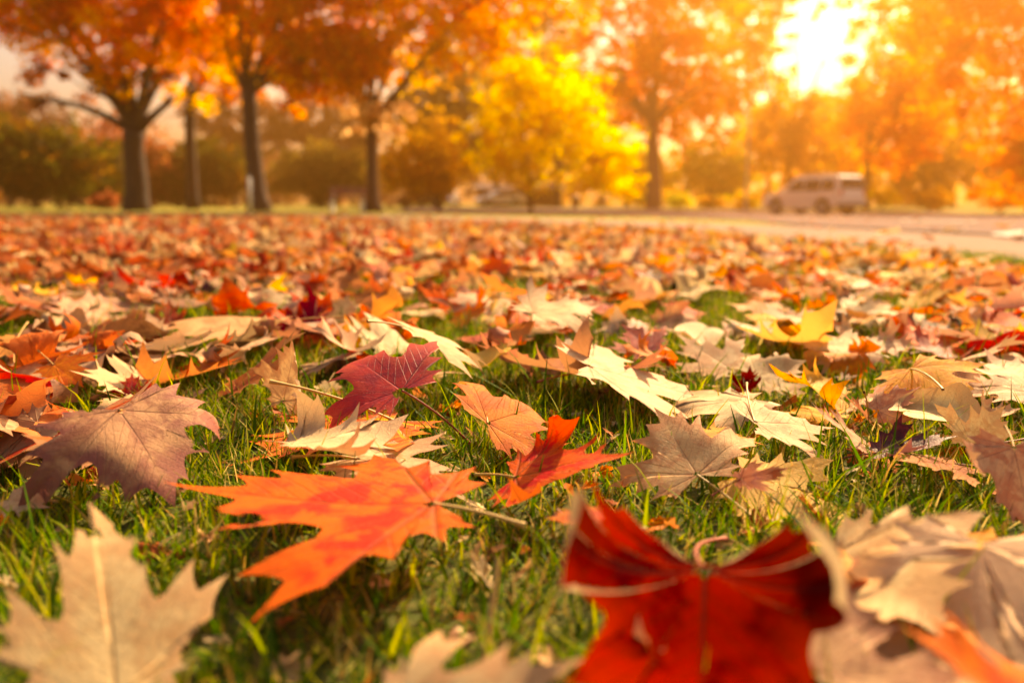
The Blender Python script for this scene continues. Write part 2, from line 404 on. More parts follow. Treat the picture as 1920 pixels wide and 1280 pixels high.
def fit(W, J, box):
    """resize, tilt and shift one leaf so that it is as large and as high as the photo shows it"""
    bx0, by0, bx1, by1 = box; cut = by1 > 1280
    if not cut:
        ex, ey = (bx1 - bx0) * .075, (by1 - by0) * .09; bx0 -= ex; bx1 += ex; by0 -= ey; by1 += ey
    def meas(A):
        px, py, _ = project(A); return px.min(), py.min(), px.max(), py.max()
    P = np.vstack([W, J[None]])
    def rotx(A, a):
        c = A.mean(0); B = A - c; ca, sa = cos(R(a)), sin(R(a))
        return np.column_stack([B[:, 0], B[:, 1] * ca - B[:, 2] * sa, B[:, 1] * sa + B[:, 2] * ca]) + c
    def place(A):
        for _ in range(4):
            x0, y0, x1, y1 = meas(A)
            s = (bx1 - bx0) / max(1, x1 - x0); c = A.mean(0); A = (A - c) * s + c
            x0, y0, x1, y1 = meas(A)
            cx, cy, _d = project(c[None]); h = c[2] - float(ground(c[0], c[1]))
            dx = (bx0 + bx1 - x0 - x1) / 2; dy = (by0 - y0) if cut else (by0 + by1 - y0 - y1) / 2
            n = at(float(cx[0]) + dx, min(2400, float(cy[0]) + dy), h); A = A + (n - c)
            lo = (A[:, 2] - ground(A[:, 0], A[:, 1])).min()
            if lo < .003: A = A + np.array([0, 0, min(.03, .003 - lo)])
        return A
    if cut: P = place(P)
    else:
        best = None
        for a in (0, 5, -5, 10, 15, 20, 26, 32, 40):
            A = place(rotx(P, a)); x0, y0, x1, y1 = meas(A)
            e = abs((y1 - y0) / (by1 - by0) - 1) + abs(a) * .006 + abs((y0 + y1 - by0 - by1) / 2) / (by1 - by0)
            if best is None or e < best[0]: best = (e, A)
        P = best[1]
    return P[:-1], P[-1]
def hero(mat, J, T, label, roll=0, w=1.0, b=(), amp=.06, stem=None, name='maple_leaf', oval=False, seed=None, flip=False, short='', res=(6, 20), stemc=None, grp=None, jit=.03, lift=True):
    """J, T = (px, py, height above ground) of the blade's base and tip"""
    if T[0] < J[0] and roll < 0: roll = -roll
    seed = seed if seed is not None else len(HEROES) * 13 + 5
    Jp, Tp = at(*J), at(*T)
    X, Y, Z, Ln = basis(Jp, Tp, roll)
    P, Q, rim, uv, uv2 = leaf_flat(seed, per=res[0], rings=res[1], oval=oval, w=w, jit=jit, bites=(0, 5, 2)[seed % 3])
    V = shape3(P, seed, b, amp)
    if flip: V[:, 0] *= -1; V[:, 2] *= -1; V = V * 1.0
    W = Jp + Ln * (V[:, :1] * X + V[:, 1:2] * Y + V[:, 2:] * Z)
    if short in SPAN:
        W, Jp = fit(W, Jp, SPAN[short]); Y = (W[rim > .99][np.argmax(P[rim > .99][:, 1])] - Jp); Ln = np.linalg.norm(Y); Y = Y / Ln; Tp = Jp + Y * Ln
    g = ground(W[:, 0], W[:, 1]); low = (W[:, 2] - g).min()
    dz = max(0, .004 - low) if lift else 0
    dz = min(dz, .02)
    W[:, 2] += dz; Jp = Jp + np.array([0, 0, dz])
    W[:, 2] = np.maximum(W[:, 2], g + .001)
    base = np.array([Jp[0], Jp[1], float(ground(Jp[0], Jp[1]))])
    root = empty(name, base, label, 'fallen leaf', grp)
    mesh_np('leaf_blade', W - base, Q, M[mat], uv=uv, uv2=uv2, attr=rim, parent=root)
    # petiole
    r = np.random.default_rng(seed + 3)
    if stem is not None:
        E = at(*stem) if len(stem) == 3 else Jp
    else:
        E = Jp - Y * Ln * r.uniform(.45, .75) + X * Ln * r.normal(0, .15)
        E[2] = max(float(ground(E[0], E[1])) + .004, min(E[2], Jp[2] + .01) - .008 + r.uniform(0, .012))
    mid = (Jp + E) / 2 + (X * r.normal(0, .09) + Z * r.uniform(.0, .09)) * np.linalg.norm(E - Jp)
    t = np.linspace(0, 1, 12)[:, None]
    pts = (1 - t) ** 2 * Jp + 2 * t * (1 - t) * mid + t * t * E
    rad = np.interp(np.linspace(0, 1, 12), [0, .1, .85, 1], [.0012, .0009, .0010, .0018]) * (Ln / .12) ** .5
    Vs, Qs = tube_np(pts - base, rad, 7)
    mesh_np('stem', Vs, Qs, M[stemc or ('redstem' if mat in ('red', 'darkred', 'maroon', 'rose', 'rust') else 'stem')], parent=root)
    HEROES.append((root, label, short, Jp * .5 + Tp * .5, Ln))
    return root

# ------------------------------------------------------------------ the leaves one can pick out
def build_heroes():
    H = hero
    H('redorange', (752, 985, .040), (352, 984, .038), 'large vivid red-orange maple leaf lying flat in the foreground grass', roll=-4, w=.76,
      b=((-10, .3, .5), (156, .5, -1.0), (24, .5, -.8), (90, .6, .7)), stem=(985, 985, .03), stemc='stem', seed=11, amp=.05, short='the vivid red-orange leaf')
    H('darkred', (1352, 965, .052), (1350, 1345, .020), 'large raised crimson maple leaf with dark veins and rolled-up cream edges, near bottom right', roll=0, w=1.0,
      b=((0, .03, 2.1), (180, .03, 1.9), (4, .48, 3.2), (176, .44, 3.8), (90, .5, -.8)), stem=(1362, 1010, .01), amp=.09, seed=24, short='the raised crimson leaf', jit=.03, res=(7, 26))
    H('cream', (195, 1450, .012), (166, 945, .074), 'big blurred cream maple leaf standing in the bottom left corner, point upward', roll=0, w=.50,
      b=((90, .3, -.25), (0, .3, -.8), (180, .3, -.7), (90, .8, -.7)), amp=.03, seed=31, short='the big cream corner leaf')
    H('cream', (760, 1330, .03), (1072, 1192, .05), 'yellowish cream leaf at the bottom edge below the upright pale stem', w=.7, roll=-14, b=((156, .3, -1), (24, .4, 1)), seed=42,
      stem=(905, 1300, .05), short='the bottom edge cream leaf')
    H('tan', (1180, 1300, .024), (1188, 1152, .050), 'blurred tan leaf tip pointing up at the bottom edge, left of the crimson leaf', w=.6, b=((0, .2, -1.0), (180, .2, -.9)), seed=55, short='the bottom tan tip')
    H('tan', (1585, 1250, .034), (1640, 1085, .052), 'large tan leaf with an orange tip at the bottom right, beside the crimson leaf', w=1.15, roll=-6, b=((24, .4, .8), (156, .35, -1.3), (180, .3, -1.2)), amp=.12, seed=64,
      short='the bottom right tan leaf')
    H('redorange', (1960, 1250, .036), (1800, 1160, .052), 'blurred orange-red leaf in the bottom right corner', w=.8, roll=8, b=((180, .3, -1.2), (0, .3, -.5)), amp=.1, seed=71, short='the corner orange-red leaf')
    H('cream', (655, 885, .026), (868, 950, .016), 'pale cream maple leaf tucked behind the vivid red-orange leaf', roll=-8, w=.72, b=((24, .5, -1.5), (156, .5, 1.2), (90, .6, -1.2)), stem=(545, 857, .035), seed=83,
      short='the pale cream leaf')
    H('fire', (590, 812, .020), (455, 846, .016), 'orange-red maple leaf with yellow veins just above the vivid red-orange leaf, left of centre', w=.85, roll=-4, b=((24, .4, -.6), (156, .4, .5), (90, .5, -.5)), stem=(505, 715, .06), seed=92, stemc='stem',
      short='the yellow and red leaf')
    H('rose', (795, 792, .018), (640, 680, .052), 'rosy red leaf propped up at an angle with a sharp upper point', w=.8, roll=-30, b=((24, .35, -1.0), (156, .35, -1.4), (90, .5, -.8)), seed=101, stem=(880, 830, .012),
      short='the propped rosy red leaf')
    H('orange', (930, 782, .036), (1062, 738, .042), 'orange maple leaf with dark blotches standing near the middle of the grass', w=1.05, roll=-34, b=((24, .4, 1.0), (156, .3, -1.2), (90, .55, -2)), seed=113, stem=(905, 735, .05), stemc='stem',
      short='the orange middle leaf')
    H('redorange', (1015, 868, .026), (1168, 838, .045), 'bright red-orange maple leaf right of the pale cream leaf, points raised', w=.95, roll=-18, b=((24, .4, 2.2), (156, .4, 1.8), (189, .3, 3)), seed=124,
      short='the bright red-orange leaf')
    H('cream', (1158, 727, .05), (1352, 772, .022), 'big pale tan maple leaf with a curved upright stem, centre right', w=.74, roll=-16, b=((24, .45, -.9), (156, .35, -1.2), (189, .2, .8), (90, .7, 1.2)), stem=(1106, 642, .052), seed=131, amp=.04,
      short='the big pale tan leaf', res=(7, 24))
    H('rust', (1115, 668, .030), (945, 655, .036), 'rust brown leaf with edges rolled inward behind the big pale tan leaf', w=.8, roll=-8, b=((24, .3, -1.5), (156, .22, 3.5), (90, .5, .6)), seed=142, short='the rolled rust leaf')
    H('rust', (1130, 672, .03), (1262, 668, .024), 'dark rusty red leaf lying under the propped rose pink leaf', w=.8, roll=10, b=((24, .3, 1.5), (156, .3, 1.5)), seed=149, short='the dark rusty leaf')
    H('rose', (1235, 672, .026), (1148, 612, .046), 'rose pink leaf tilted up on the right of the rolled rust leaf', w=.6, roll=-20, b=((0, .2, -.8), (180, .2, .8)), seed=153, short='the tilted rose pink leaf')
    H('cream', (790, 645, .042), (905, 682, .012), 'beige leaf arched like a bridge over the grass, its lobes drooping', w=.8, roll=-10, b=((0, .3, -1.2), (180, .3, -.8), (90, .55, -1.5)), seed=165, amp=.05,
      short='the arched beige leaf')
    H('tan', (760, 715, .016), (868, 716, .016), 'thin curled tan leaf lying just above the propped rosy red leaf', w=.55, b=((0, .1, -2.6), (180, .1, -3.0)), seed=171, short='the thin tan leaf')
    H('mauve', (222, 795, .058), (335, 948, .010), 'large domed mauve-brown maple leaf at the left, brown-veined and freckled', w=1.35, roll=-10, b=((24, .3, -1.5), (156, .45, -.9), (90, .3, -.5), (189, .5, -.6)), seed=184, amp=.05,
      short='the domed mauve-brown leaf', res=(7, 24), stem=(262, 765, .05))
    H('tan', (-70, 800, .05), (72, 850, .03), 'tan leaf cut by the left edge with its dark hollow side showing', w=.8, roll=14, b=((0, .2, -2.2), (180, .2, -1.6)), seed=192, short='the left edge tan leaf')
    H('rust', (-20, 770, .016), (85, 775, .018), 'dark red-brown leaf lying under the left edge tan leaf', w=.8, b=((0, .2, 1), (180, .3, 1)), seed=196, short='the dark left leaf')
    H('cream', (12, 702, .034), (120, 745, .018), 'cream leaf with a tall upright stem at the left edge', w=1.1, roll=-6, b=((24, .3, -1.2), (156, .4, -.8)), stem=(52, 604, .06), seed=203, short='the cream leaf with tall stem')
    H('orange', (60, 690, .024), (188, 742, .012), 'light orange leaf overlapped by the tall-stemmed cream leaf', w=.9, roll=0, b=((24, .4, -.8),), seed=214, short='the light orange left leaf')
    H('tan', (40, 690, .022), (165, 672, .036), 'tan leaf with its red-brown tip curled up, behind the left orange leaf', w=.8, roll=-8, b=((90, .6, 3.5), (156, .4, 1)), seed=219, short='the tip-curled tan leaf')
    H('red', (238, 745, .014), (245, 702, .030), 'small bright red leaf standing in the grass above the mauve-brown leaf', w=.8, b=((24, .4, 2), (156, .4, 1)), seed=225, short='the small red leaf')
    H('cream', (205, 765, .018), (285, 800, .012), 'cream curled leaf with a dark red inner side, beside the mauve-brown leaf', w=.9, roll=10, b=((24, .3, -3), (156, .2, -2)), seed=231, short='the small curled cream leaf')
    H('pinktan', (440, 635, .034), (268, 622, .036), 'long beige-pink maple leaf spread flat across the grass, left of centre', w=1.15, roll=-10, b=((24, .4, -1.0), (156, .5, -1.2), (189, .3, .8)), seed=246, amp=.05, short='the long beige-pink leaf')
    H('cream', (315, 628, .03), (148, 632, .026), 'pale leaf whose ragged lobes reach out left of the long beige-pink leaf', w=.7, roll=-6, b=((24, .4, 1.4), (156, .4, -1)), seed=252, short='the ragged pale leaf')
    H('orange', (345, 678, .012), (435, 668, .024), 'narrow orange leaf with one raised point under the long beige-pink leaf', w=.9, roll=-16, b=((24, .3, 3), (156, .3, 1.5)), seed=263, short='the narrow orange leaf')
    H('rust', (262, 612, .02), (232, 580, .034), 'rusty orange leaf with jagged points behind the ragged pale leaf', w=1.0, roll=6, b=((24, .4, 1.2), (156, .4, .8)), seed=271, short='the jagged rusty leaf')
    H('red', (318, 612, .022), (318, 566, .046), 'dark red leaf standing on edge behind the long beige-pink leaf', w=.5, b=((0, .1, 2.5),), seed=276, short='the edge-standing dark red leaf')
    H('tan', (108, 602, .02), (258, 555, .028), 'long folded greyish tan leaf lying diagonally at the left', w=.6, roll=-26, b=((0, .12, 1.5), (180, .15, -1.5)), seed=284, short='the diagonal greyish tan leaf')
    H('rust', (20, 560, .026), (98, 528, .034), 'dark rust leaf with orange edges at the far left', w=1.3, roll=-16, b=((24, .3, 2), (156, .3, 1.5)), seed=293, short='the dark rust left leaf')
    H('red', (-20, 592, .016), (82, 596, .012), 'thin bright red leaf on the grass at the far left edge', w=.6, b=((0, .2, -1.5),), seed=301, short='the thin red left leaf')
    H('darkred', (602, 600, .018), (508, 592, .022), 'dark red leaf leaning on a cream leaf, left of centre', w=1.1, roll=-30, b=((24, .4, 1.8), (156, .4, 1)), seed=312, short='the leaning dark red leaf')
    H('cream', (612, 612, .016), (682, 570, .030), 'bright cream leaf right of the leaning dark red leaf', w=.9, roll=-8, b=((24, .4, -1.2),), seed=323, short='the bright cream leaf')
    H('amber', (655, 655, .010), (700, 618, .020), 'small amber leaf lying in the grass behind the propped rosy red leaf', w=1.0, roll=10, b=((24, .4, -1.2),), seed=334, short='the small amber leaf')
    H('rust', (745, 562, .024), (668, 545, .036), 'rusty brown leaf with a cream underside curled up, above the amber leaf', w=.9, roll=-20, b=((24, .3, 3), (156, .3, -1)), seed=343, stem=(712, 605, .01), short='the curled rusty leaf')
    H('orange', (905, 595, .016), (818, 560, .032), 'orange maple leaf standing with two sharp points behind the arched beige leaf', w=1.1, roll=-34, b=((24, .4, 1.8), (156, .4, 1.0)), seed=352, short='the two-pointed orange leaf')
    H('amber', (950, 592, .014), (1005, 562, .030), 'golden orange leaf standing right of the two-pointed orange leaf', w=1.0, roll=-25, b=((24, .4, .8),), seed=361, short='the golden orange leaf')
    H('cream', (1008, 600, .020), (1118, 578, .034), 'cream leaf with crinkled edges above the rolled rust leaf', w=.8, roll=-14, b=((24, .3, -2.2), (156, .3, 1.2)), seed=372, stem=(900, 588, .02), short='the crinkled cream leaf')
    H('tan', (540, 728, .010), (560, 678, .036), 'small dry tan leaf with thin twisted lobes and a long bent stem', w=.55, b=((24, .2, 3.5), (156, .2, 3)), seed=383, stem=(488, 686, .03), stemc='stem', short='the dry twisted leaf')
    H('cream', (1395, 705, .020), (1275, 642, .040), 'long cream leaf sloping up to the left behind the big pale tan leaf', w=.55, roll=-18, b=((24, .4, -1), (156, .4, 1)), seed=392, short='the sloping cream leaf')
    H('cream', (1412, 712, .022), (1508, 690, .030), 'ragged white-cream leaf with raised teeth, right of the sloping cream leaf', w=1.0, roll=-12, b=((24, .4, 1.0), (156, .4, -1.8)), seed=403, short='the ragged white leaf')
    H('darkred', (1400, 735, .014), (1412, 690, .034), 'small crimson leaf curled upright beneath the ragged white-cream leaf', w=.6, b=((0, .1, 3), (180, .1, 3)), seed=411, short='the small crimson leaf')
    H('cream', (1612, 655, .022), (1500, 640, .026), 'broad cream leaf lying in sunlit grass at the right', w=1.0, roll=-16, b=((24, .4, 1.5), (156, .4, -1.0)), seed=422, short='the broad cream leaf')
    H('cream', (1612, 650, .022), (1715, 668, .018), 'pale leaf with one lobe standing up, right of the broad cream leaf', w=1.0, roll=-16, b=((156, .3, 2.6), (24, .4, -1)), seed=433, short='the pale lobed leaf')
    H('yellow', (1445, 618, .014), (1475, 584, .034), 'small clear yellow leaf standing in the sunlit grass', w=1.0, b=((24, .4, 1.0), (156, .4, .8)), seed=441, short='the clear yellow leaf')
    H('amber', (1660, 705, .03), (1835, 745, .03), 'large broad amber-orange leaf with a bent stalk, on the right', w=1.1, roll=-8, b=((90, .5, -.5), (180, .4, -.4), (24, .4, -.6)), seed=452, stem=(1768, 730, .05), amp=.06, name='maple_leaf',
      short='the broad amber leaf')
    H('rust', (1632, 800, .020), (1578, 730, .052), 'narrow rust-red leaf lobe standing left of the broad amber leaf', w=.5, b=((0, .1, 2), (180, .1, 1)), seed=461, stem=(1620, 735, .06), stemc='stem', short='the narrow rust-red leaf')
    H('pinktan', (1640, 790, .026), (1720, 745, .048), 'peach tan leaf leaning over the maroon leaf', w=1.0, roll=-30, b=((24, .3, 1), (156, .3, -1)), seed=472, short='the peach tan leaf')
    H('maroon', (1642, 838, .02), (1778, 812, .036), 'glossy maroon leaf cupped like a boat at the right', w=.62, roll=-12, b=((0, .08, 3.2), (180, .08, 2.6)), seed=483, amp=.05, short='the maroon leaf')
    H('cream', (1772, 838, .024), (1800, 762, .050), 'cream leaf with long pointed lobes right of the maroon leaf', w=1.2, roll=10, b=((24, .35, -1.4), (156, .4, 1)), seed=494, stem=(1925, 822, .03), stemc='redstem', short='the pointed cream leaf')
    H('pinktan', (1885, 868, .050), (1902, 978, .020), 'pinkish brown leaf drooping at the right edge with a folded orange tip', w=1.1, roll=14, b=((24, .35, 2), (156, .35, -1), (189, .3, -1.5)), seed=503, amp=.05, short='the drooping pinkish leaf')
    H('rust', (1830, 870, .02), (1695, 870, .030), 'dull red leaf lying under the drooping pinkish leaf', w=.6, roll=-12, b=((0, .2, -1),), seed=512, short='the dull red leaf')
    H('cream', (1412, 805, .030), (1548, 812, .020), 'flat cream leaf with a bent golden stem, left of the maroon leaf', w=.85, roll=-20, b=((24, .4, -1.2), (156, .4, -.8)), seed=523, stem=(1400, 718, .055), short='the flat cream leaf')
    H('pinktan', (1345, 905, .030), (1172, 790, .032), 'large peach and cream maple leaf behind the raised crimson leaf', w=.95, roll=-10, b=((24, .4, -1.2), (156, .4, -1.4)), seed=534, amp=.05, short='the peach and cream leaf')
    H('amber', (1305, 828, .036), (1425, 850, .028), 'golden orange leaf with brown blotches resting on the peach and cream leaf', w=.75, roll=-8, b=((24, .4, -1.4), (156, .4, 1)), seed=541, short='the blotched golden leaf')
    H('rust', (1352, 905, .036), (1480, 880, .046), 'brown-orange leaf lobe poking right from behind the raised crimson leaf', w=.5, roll=-20, b=((0, .1, 1),), seed=552, short='the brown-orange lobe')
    H('tan', (1625, 845, .018), (1538, 782, .046), 'tan pointed leaf left of the narrow rust-red leaf', w=.6, roll=-20, b=((24, .3, 1),), seed=563, short='the tan pointed leaf')
    H('orange', (1600, 862, .008), (1690, 872, .020), 'orange leaf half hidden in grass below the maroon leaf', w=.7, roll=0, b=((24, .4, 1),), seed=572, short='the half hidden orange leaf')
    H('cream', (1845, 770, .022), (1905, 758, .030), 'small cream leaf with crinkled lobes right of the broad amber leaf', w=1.0, roll=-14, b=((24, .3, 2), (156, .3, 2)), seed=583, short='the small crinkled cream leaf')
    H('pinktan', (1915, 745, .020), (1838, 668, .038), 'long thin pinkish leaf sloping down to the right edge', w=.3, roll=-10, b=((0, .1, 2),), seed=594, short='the long thin pinkish leaf')
    H('cream', (-15, 945, .016), (85, 945, .022), 'small cream leaf at the left edge under the mauve-brown leaf', w=.8, b=((24, .4, 1),), seed=601, stem=(108, 940, .016), short='the small cream edge leaf')
    H('tan', (352, 962, .006), (368, 925, .028), 'tiny tan leaf curl beside the domed mauve-brown leaf', w=.6, b=((0, .1, 4), (180, .1, 3)), seed=612, res=(3, 10), short='the tiny tan curl')
    H('maroon', (375, 565, .018), (380, 525, .04), 'small maroon leaf curled upright among the leaves at the left', w=.7, b=((0, .1, 3), (180, .1, 3)), seed=621, short='the small maroon leaf')
    H('red', (312, 558, .018), (290, 518, .040), 'red leaf standing left of the small maroon leaf', w=.9, b=((24, .3, 1.5), (156, .3, 1)), seed=632, short='the standing red leaf')
    H('rose', (1160, 620, .022), (1245, 606, .020), 'flat rose-coloured leaf behind the rolled rust leaf', w=.8, roll=-10, b=((24, .4, .6),), seed=643, short='the flat rose leaf')
    H('rose', (1770, 640, .022), (1815, 640, .020), 'dusky pink leaf in the grass beyond the broad amber leaf', w=1.2, roll=-12, b=((24, .4, 1.6), (156, .4, 1.4)), seed=654, short='the dusky pink leaf')
    H('amber', (560, 535, .018), (600, 520, .026), 'golden yellow leaf glowing among the cream leaves left of centre', w=1.2, roll=-12, b=((24, .4, 1),), seed=663, short='the glowing golden leaf')
    H('brown', (1115, 1000, .006), (1040, 960, .024), 'small brown leaf scrap in the grass left of the raised crimson leaf', w=.6, roll=0, b=((0, .2, 1),), seed=674, short='the brown scrap')
    H('redorange', (1160, 960, .04), (1035, 955, .046), 'orange leaf lobe sticking out left of the raised crimson leaf', w=.5, roll=-20, b=((0, .1, 1.5),), seed=683, short='the orange side lobe')
    H('orange', (1300, 1290, .02), (1235, 1175, .045), 'dark orange leaf under the crimson leaf at the bottom edge', w=.8, roll=6, b=((180, .2, -1),), seed=691, short='the dark orange bottom leaf')
    H('cream', (640, 720, .005), (600, 745, .018), 'small faded leaf deep in the grass left of the propped rosy red leaf', w=.6, b=((0, .2, 2),), seed=702, short='the faded deep leaf')
    H('brown', (350, 760, .006), (395, 738, .016), 'small grey-brown leaf sunk in the grass above the mauve-brown leaf', w=.8, b=((0, .2, 2),), seed=713, short='the sunk grey-brown leaf')

# a tall pale stem standing upright in the near grass
def upright_stem():
    A, B = at(893, 1290, .006), at(934, 1045, .050)
    mid = (A + B) / 2 + np.array([.002, 0, .0]); t = np.linspace(0, 1, 12)[:, None]
    pts = (1 - t) ** 2 * A + 2 * t * (1 - t) * mid + t * t * B
    base = np.array([A[0], A[1], float(ground(A[0], A[1]))])
    V, Q = tube_np(pts - base, np.interp(np.linspace(0, 1, 12), [0, 1], [.0017, .0012]), 8)
    o = mesh_np('leaf_stalk', V, Q, M['stem']); o.location = base
    tag(o, 'loose pale leaf stalk standing upright in the foreground grass', 'leaf stalk')

# ------------------------------------------------------------------ leaf carpet
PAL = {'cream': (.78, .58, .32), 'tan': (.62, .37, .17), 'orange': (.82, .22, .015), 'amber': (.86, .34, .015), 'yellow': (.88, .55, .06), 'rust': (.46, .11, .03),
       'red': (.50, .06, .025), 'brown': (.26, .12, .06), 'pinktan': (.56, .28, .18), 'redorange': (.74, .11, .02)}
E1 = [(-400, 404.5), (0, 405), (300, 405.5), (700, 410), (960, 416), (1200, 427), (1500, 450), (1920, 492), (2300, 540)]
def edge_curve(pts):
    w = np.array([at(px, py)[:2] for px, py in pts]); return w
E1w = edge_curve(E1)
E1a = E1w[:, 0] / E1w[:, 1]
def field_limit(a): return np.interp(a, E1a, E1w[:, 1])

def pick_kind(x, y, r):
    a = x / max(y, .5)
    t = float(np.clip((a + .42) / .85, 0, 1))       # 0 left .. 1 right; left shade and right glare put into leaf colours
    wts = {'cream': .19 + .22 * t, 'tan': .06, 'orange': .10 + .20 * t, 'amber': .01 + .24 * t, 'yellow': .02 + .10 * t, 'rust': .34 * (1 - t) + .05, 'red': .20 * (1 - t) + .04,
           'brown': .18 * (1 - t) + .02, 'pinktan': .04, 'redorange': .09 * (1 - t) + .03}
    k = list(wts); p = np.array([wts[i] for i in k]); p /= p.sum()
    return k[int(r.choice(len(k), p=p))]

def carpet():
    r = np.random.default_rng(21)
    pts = []
    # polar-ish scatter: density per square metre by distance
    bands = [(.5, .8, 60), (.8, 1.15, 150), (1.15, 1.6, 125), (1.6, 2.6, 205), (2.6, 5, 190), (5, 9, 90), (9, 16, 62), (16, 27, 45)]
    for y0, y1, d in bands:
        wmax = .72 * y1 + .3
        n = int(d * (y1 - y0) * 2 * wmax)
        xs = r.uniform(-wmax, wmax, n); ys = r.uniform(y0, y1, n)
        keep = (np.abs(xs) < .70 * ys + .25) & (ys < field_limit(xs / ys) * 1.0)
        # patchiness: bare grass gaps near, fewer farther out; thinning toward the path
        pn = np.sin(xs * 3.1 + 1.3) * np.sin(ys * 4.3 + xs * 1.7) + .6 * np.sin(xs * 7.7 - ys * 5.1)
        gap = pn > np.interp(y0, [0, 1.15, 2.6, 6], [.1, .75, 1.15, 1.35])
        keep &= ~(gap & (r.random(n) < .85))
        edge = ys / field_limit(xs / ys)
        keep &= r.random(n) < np.interp(edge, [0, .5, .75, .95], [1, 1, .4, 0])
        pts.append(np.column_stack([xs[keep], ys[keep]]))
    # strays over the path, verge and road
    n = 450; ys = r.uniform(3, 34, n); xs = r.uniform(-.75, .75, n) * ys
    k = (ys >= field_limit(xs / ys)); pts.append(np.column_stack([xs[k], ys[k]]))
    pts = np.vstack(pts)
    # keep authored leaves in view
    hx = np.array([h[3] for h in HEROES])
    d = np.sqrt(((pts[:, None] - hx[None, :, :2]) ** 2).sum(2)).min(1)
    # nothing new in front of the authored ones: leave the near grass to them
    pts = pts[(d > .04) | (pts[:, 1] > 1.3)]
    # drifts at the left edge and in the near right corner
    ext = []
    for k in range(26):
        y = r.uniform(.50, 1.1); ext.append((-y * r.uniform(.50, .68), y))
    for k in range(6):
        y = r.uniform(.29, .345); ext.append((y * r.uniform(.45, .68), y))
    pts = np.vstack([pts, np.array(ext)])
    # templates
    tn = 14; tpl = {}
    for lod, (per, rings) in {'mid': (2, 6), 'low': (1, 3), 'far': (1, 2)}.items():
        L_ = []
        for i in range(tn):
            rr = np.random.default_rng(500 + i)
            P, Q, rim, uv, uv2 = leaf_flat(700 + i, per=per, rings=rings, oval=(i % 7 == 6), w=rr.uniform(.65, 1.1), jit=.045)
            V = shape3(P, 800 + i, rand_bends(rr, 1.75), .12)
            V[:, 1] -= .4
            L_.append((V, Q, rim, uv, uv2))
        tpl[lod] = L_
    tmesh = {}
    sx, sy, dep = project(np.column_stack([pts, ground(pts[:, 0], pts[:, 1]) + .02]))
    inview = (sx > -20) & (sx < 1940) & (sy < 1300)
    order = np.lexsort((pts[:, 1], ~inview))
    n_ind = 300 - len(HEROES) - 2
    infos = []
    Vs, Qs, Cs, nv = [], [], [], 0
    for rank, idx in enumerate(order):
        x, y = pts[idx]
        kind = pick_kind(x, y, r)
        size = r.uniform(.05, .098) * (1.1 if y > 2.6 else 1.0)
        ti = int(r.integers(tn)); az = r.uniform(0, 2 * pi); tx, ty = r.normal(0, .23), r.normal(0, .23)
        flipd = r.random() < .42
        z = float(ground(x, y)) + r.uniform(.014, .036) + abs(tx) * .02 + (.0 if y < 9 else .004)
        ez = az
        if rank < n_ind:
            key = (ti, kind)
            if key not in tmesh:
                V, Q, rim, uv, uv2 = tpl['mid'][ti]
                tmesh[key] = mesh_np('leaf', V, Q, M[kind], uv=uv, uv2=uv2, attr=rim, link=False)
            o = bpy.data.objects.new('maple_leaf' if ti % 7 != 6 else 'rounded_leaf', tmesh[key]); C.objects.link(o)
            o.location = (x, y, z); o.scale = (size,) * 3; o.rotation_euler = (tx + (pi if flipd else 0), ty, ez)
            infos.append([o, kind, ti, size, flipd, x, y, sx[idx], sy[idx], tx, ty])
        else:
            lod = 'low' if y < 6 else 'far'
            V, Q, rim, uv, uv2 = tpl[lod][ti]
            cx, sxn, cy, syn, cz, szn = cos(tx + (pi if flipd else 0)), sin(tx + (pi if flipd else 0)), cos(ty), sin(ty), cos(ez), sin(ez)
            Rx = np.array([[1, 0, 0], [0, cx, -sxn], [0, sxn, cx]]); Ry = np.array([[cy, 0, syn], [0, 1, 0], [-syn, 0, cy]]); Rz = np.array([[cz, -szn, 0], [szn, cz, 0], [0, 0, 1]])
            W = (V * size) @ (Rz @ Ry @ Rx).T + np.array([x, y, z])
            Vs.append(W); Qs.append(Q + nv); nv += len(W)
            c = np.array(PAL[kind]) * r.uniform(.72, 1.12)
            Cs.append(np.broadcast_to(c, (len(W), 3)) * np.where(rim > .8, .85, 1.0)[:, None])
    # crumbs and torn scraps between the blades
    for k in range(2600):
        y = math.sqrt(r.uniform(.05, 4.5)); x = r.uniform(-.74, .74) * y
        V, Q, rim, uv, uv2 = tpl['far'][int(r.integers(tn))]
        s_ = r.uniform(.006, .020); a = r.uniform(0, 2 * pi); c_, s2 = cos(a), sin(a); t1 = r.normal(0, .5)
        W = (V * s_ * np.array([r.uniform(.3, 1), 1, 1])) @ np.array([[c_, s2, 0], [-s2, c_, 0], [0, 0, 1]]); W[:, 2] += W[:, 0] * t1
        W = W + np.array([x, y, float(ground(x, y)) + r.uniform(.004, .014)])
        Vs.append(W); Qs.append(Q + nv); nv += len(W)
        c = np.array(PAL[('tan', 'brown', 'rust', 'cream', 'orange')[int(r.integers(5))]]) * r.uniform(.6, 1.0)
        Cs.append(np.broadcast_to(c, (len(W), 3)))
    o = mesh_np('leaf_carpet', np.vstack(Vs), np.vstack(Qs), M['litter'], cols=np.clip(np.vstack(Cs), 0, 1))
    tag(o, 'carpet of fallen maple leaves covering the lawn as far as the path', 'leaf litter', kind='stuff')
    label_field(infos)

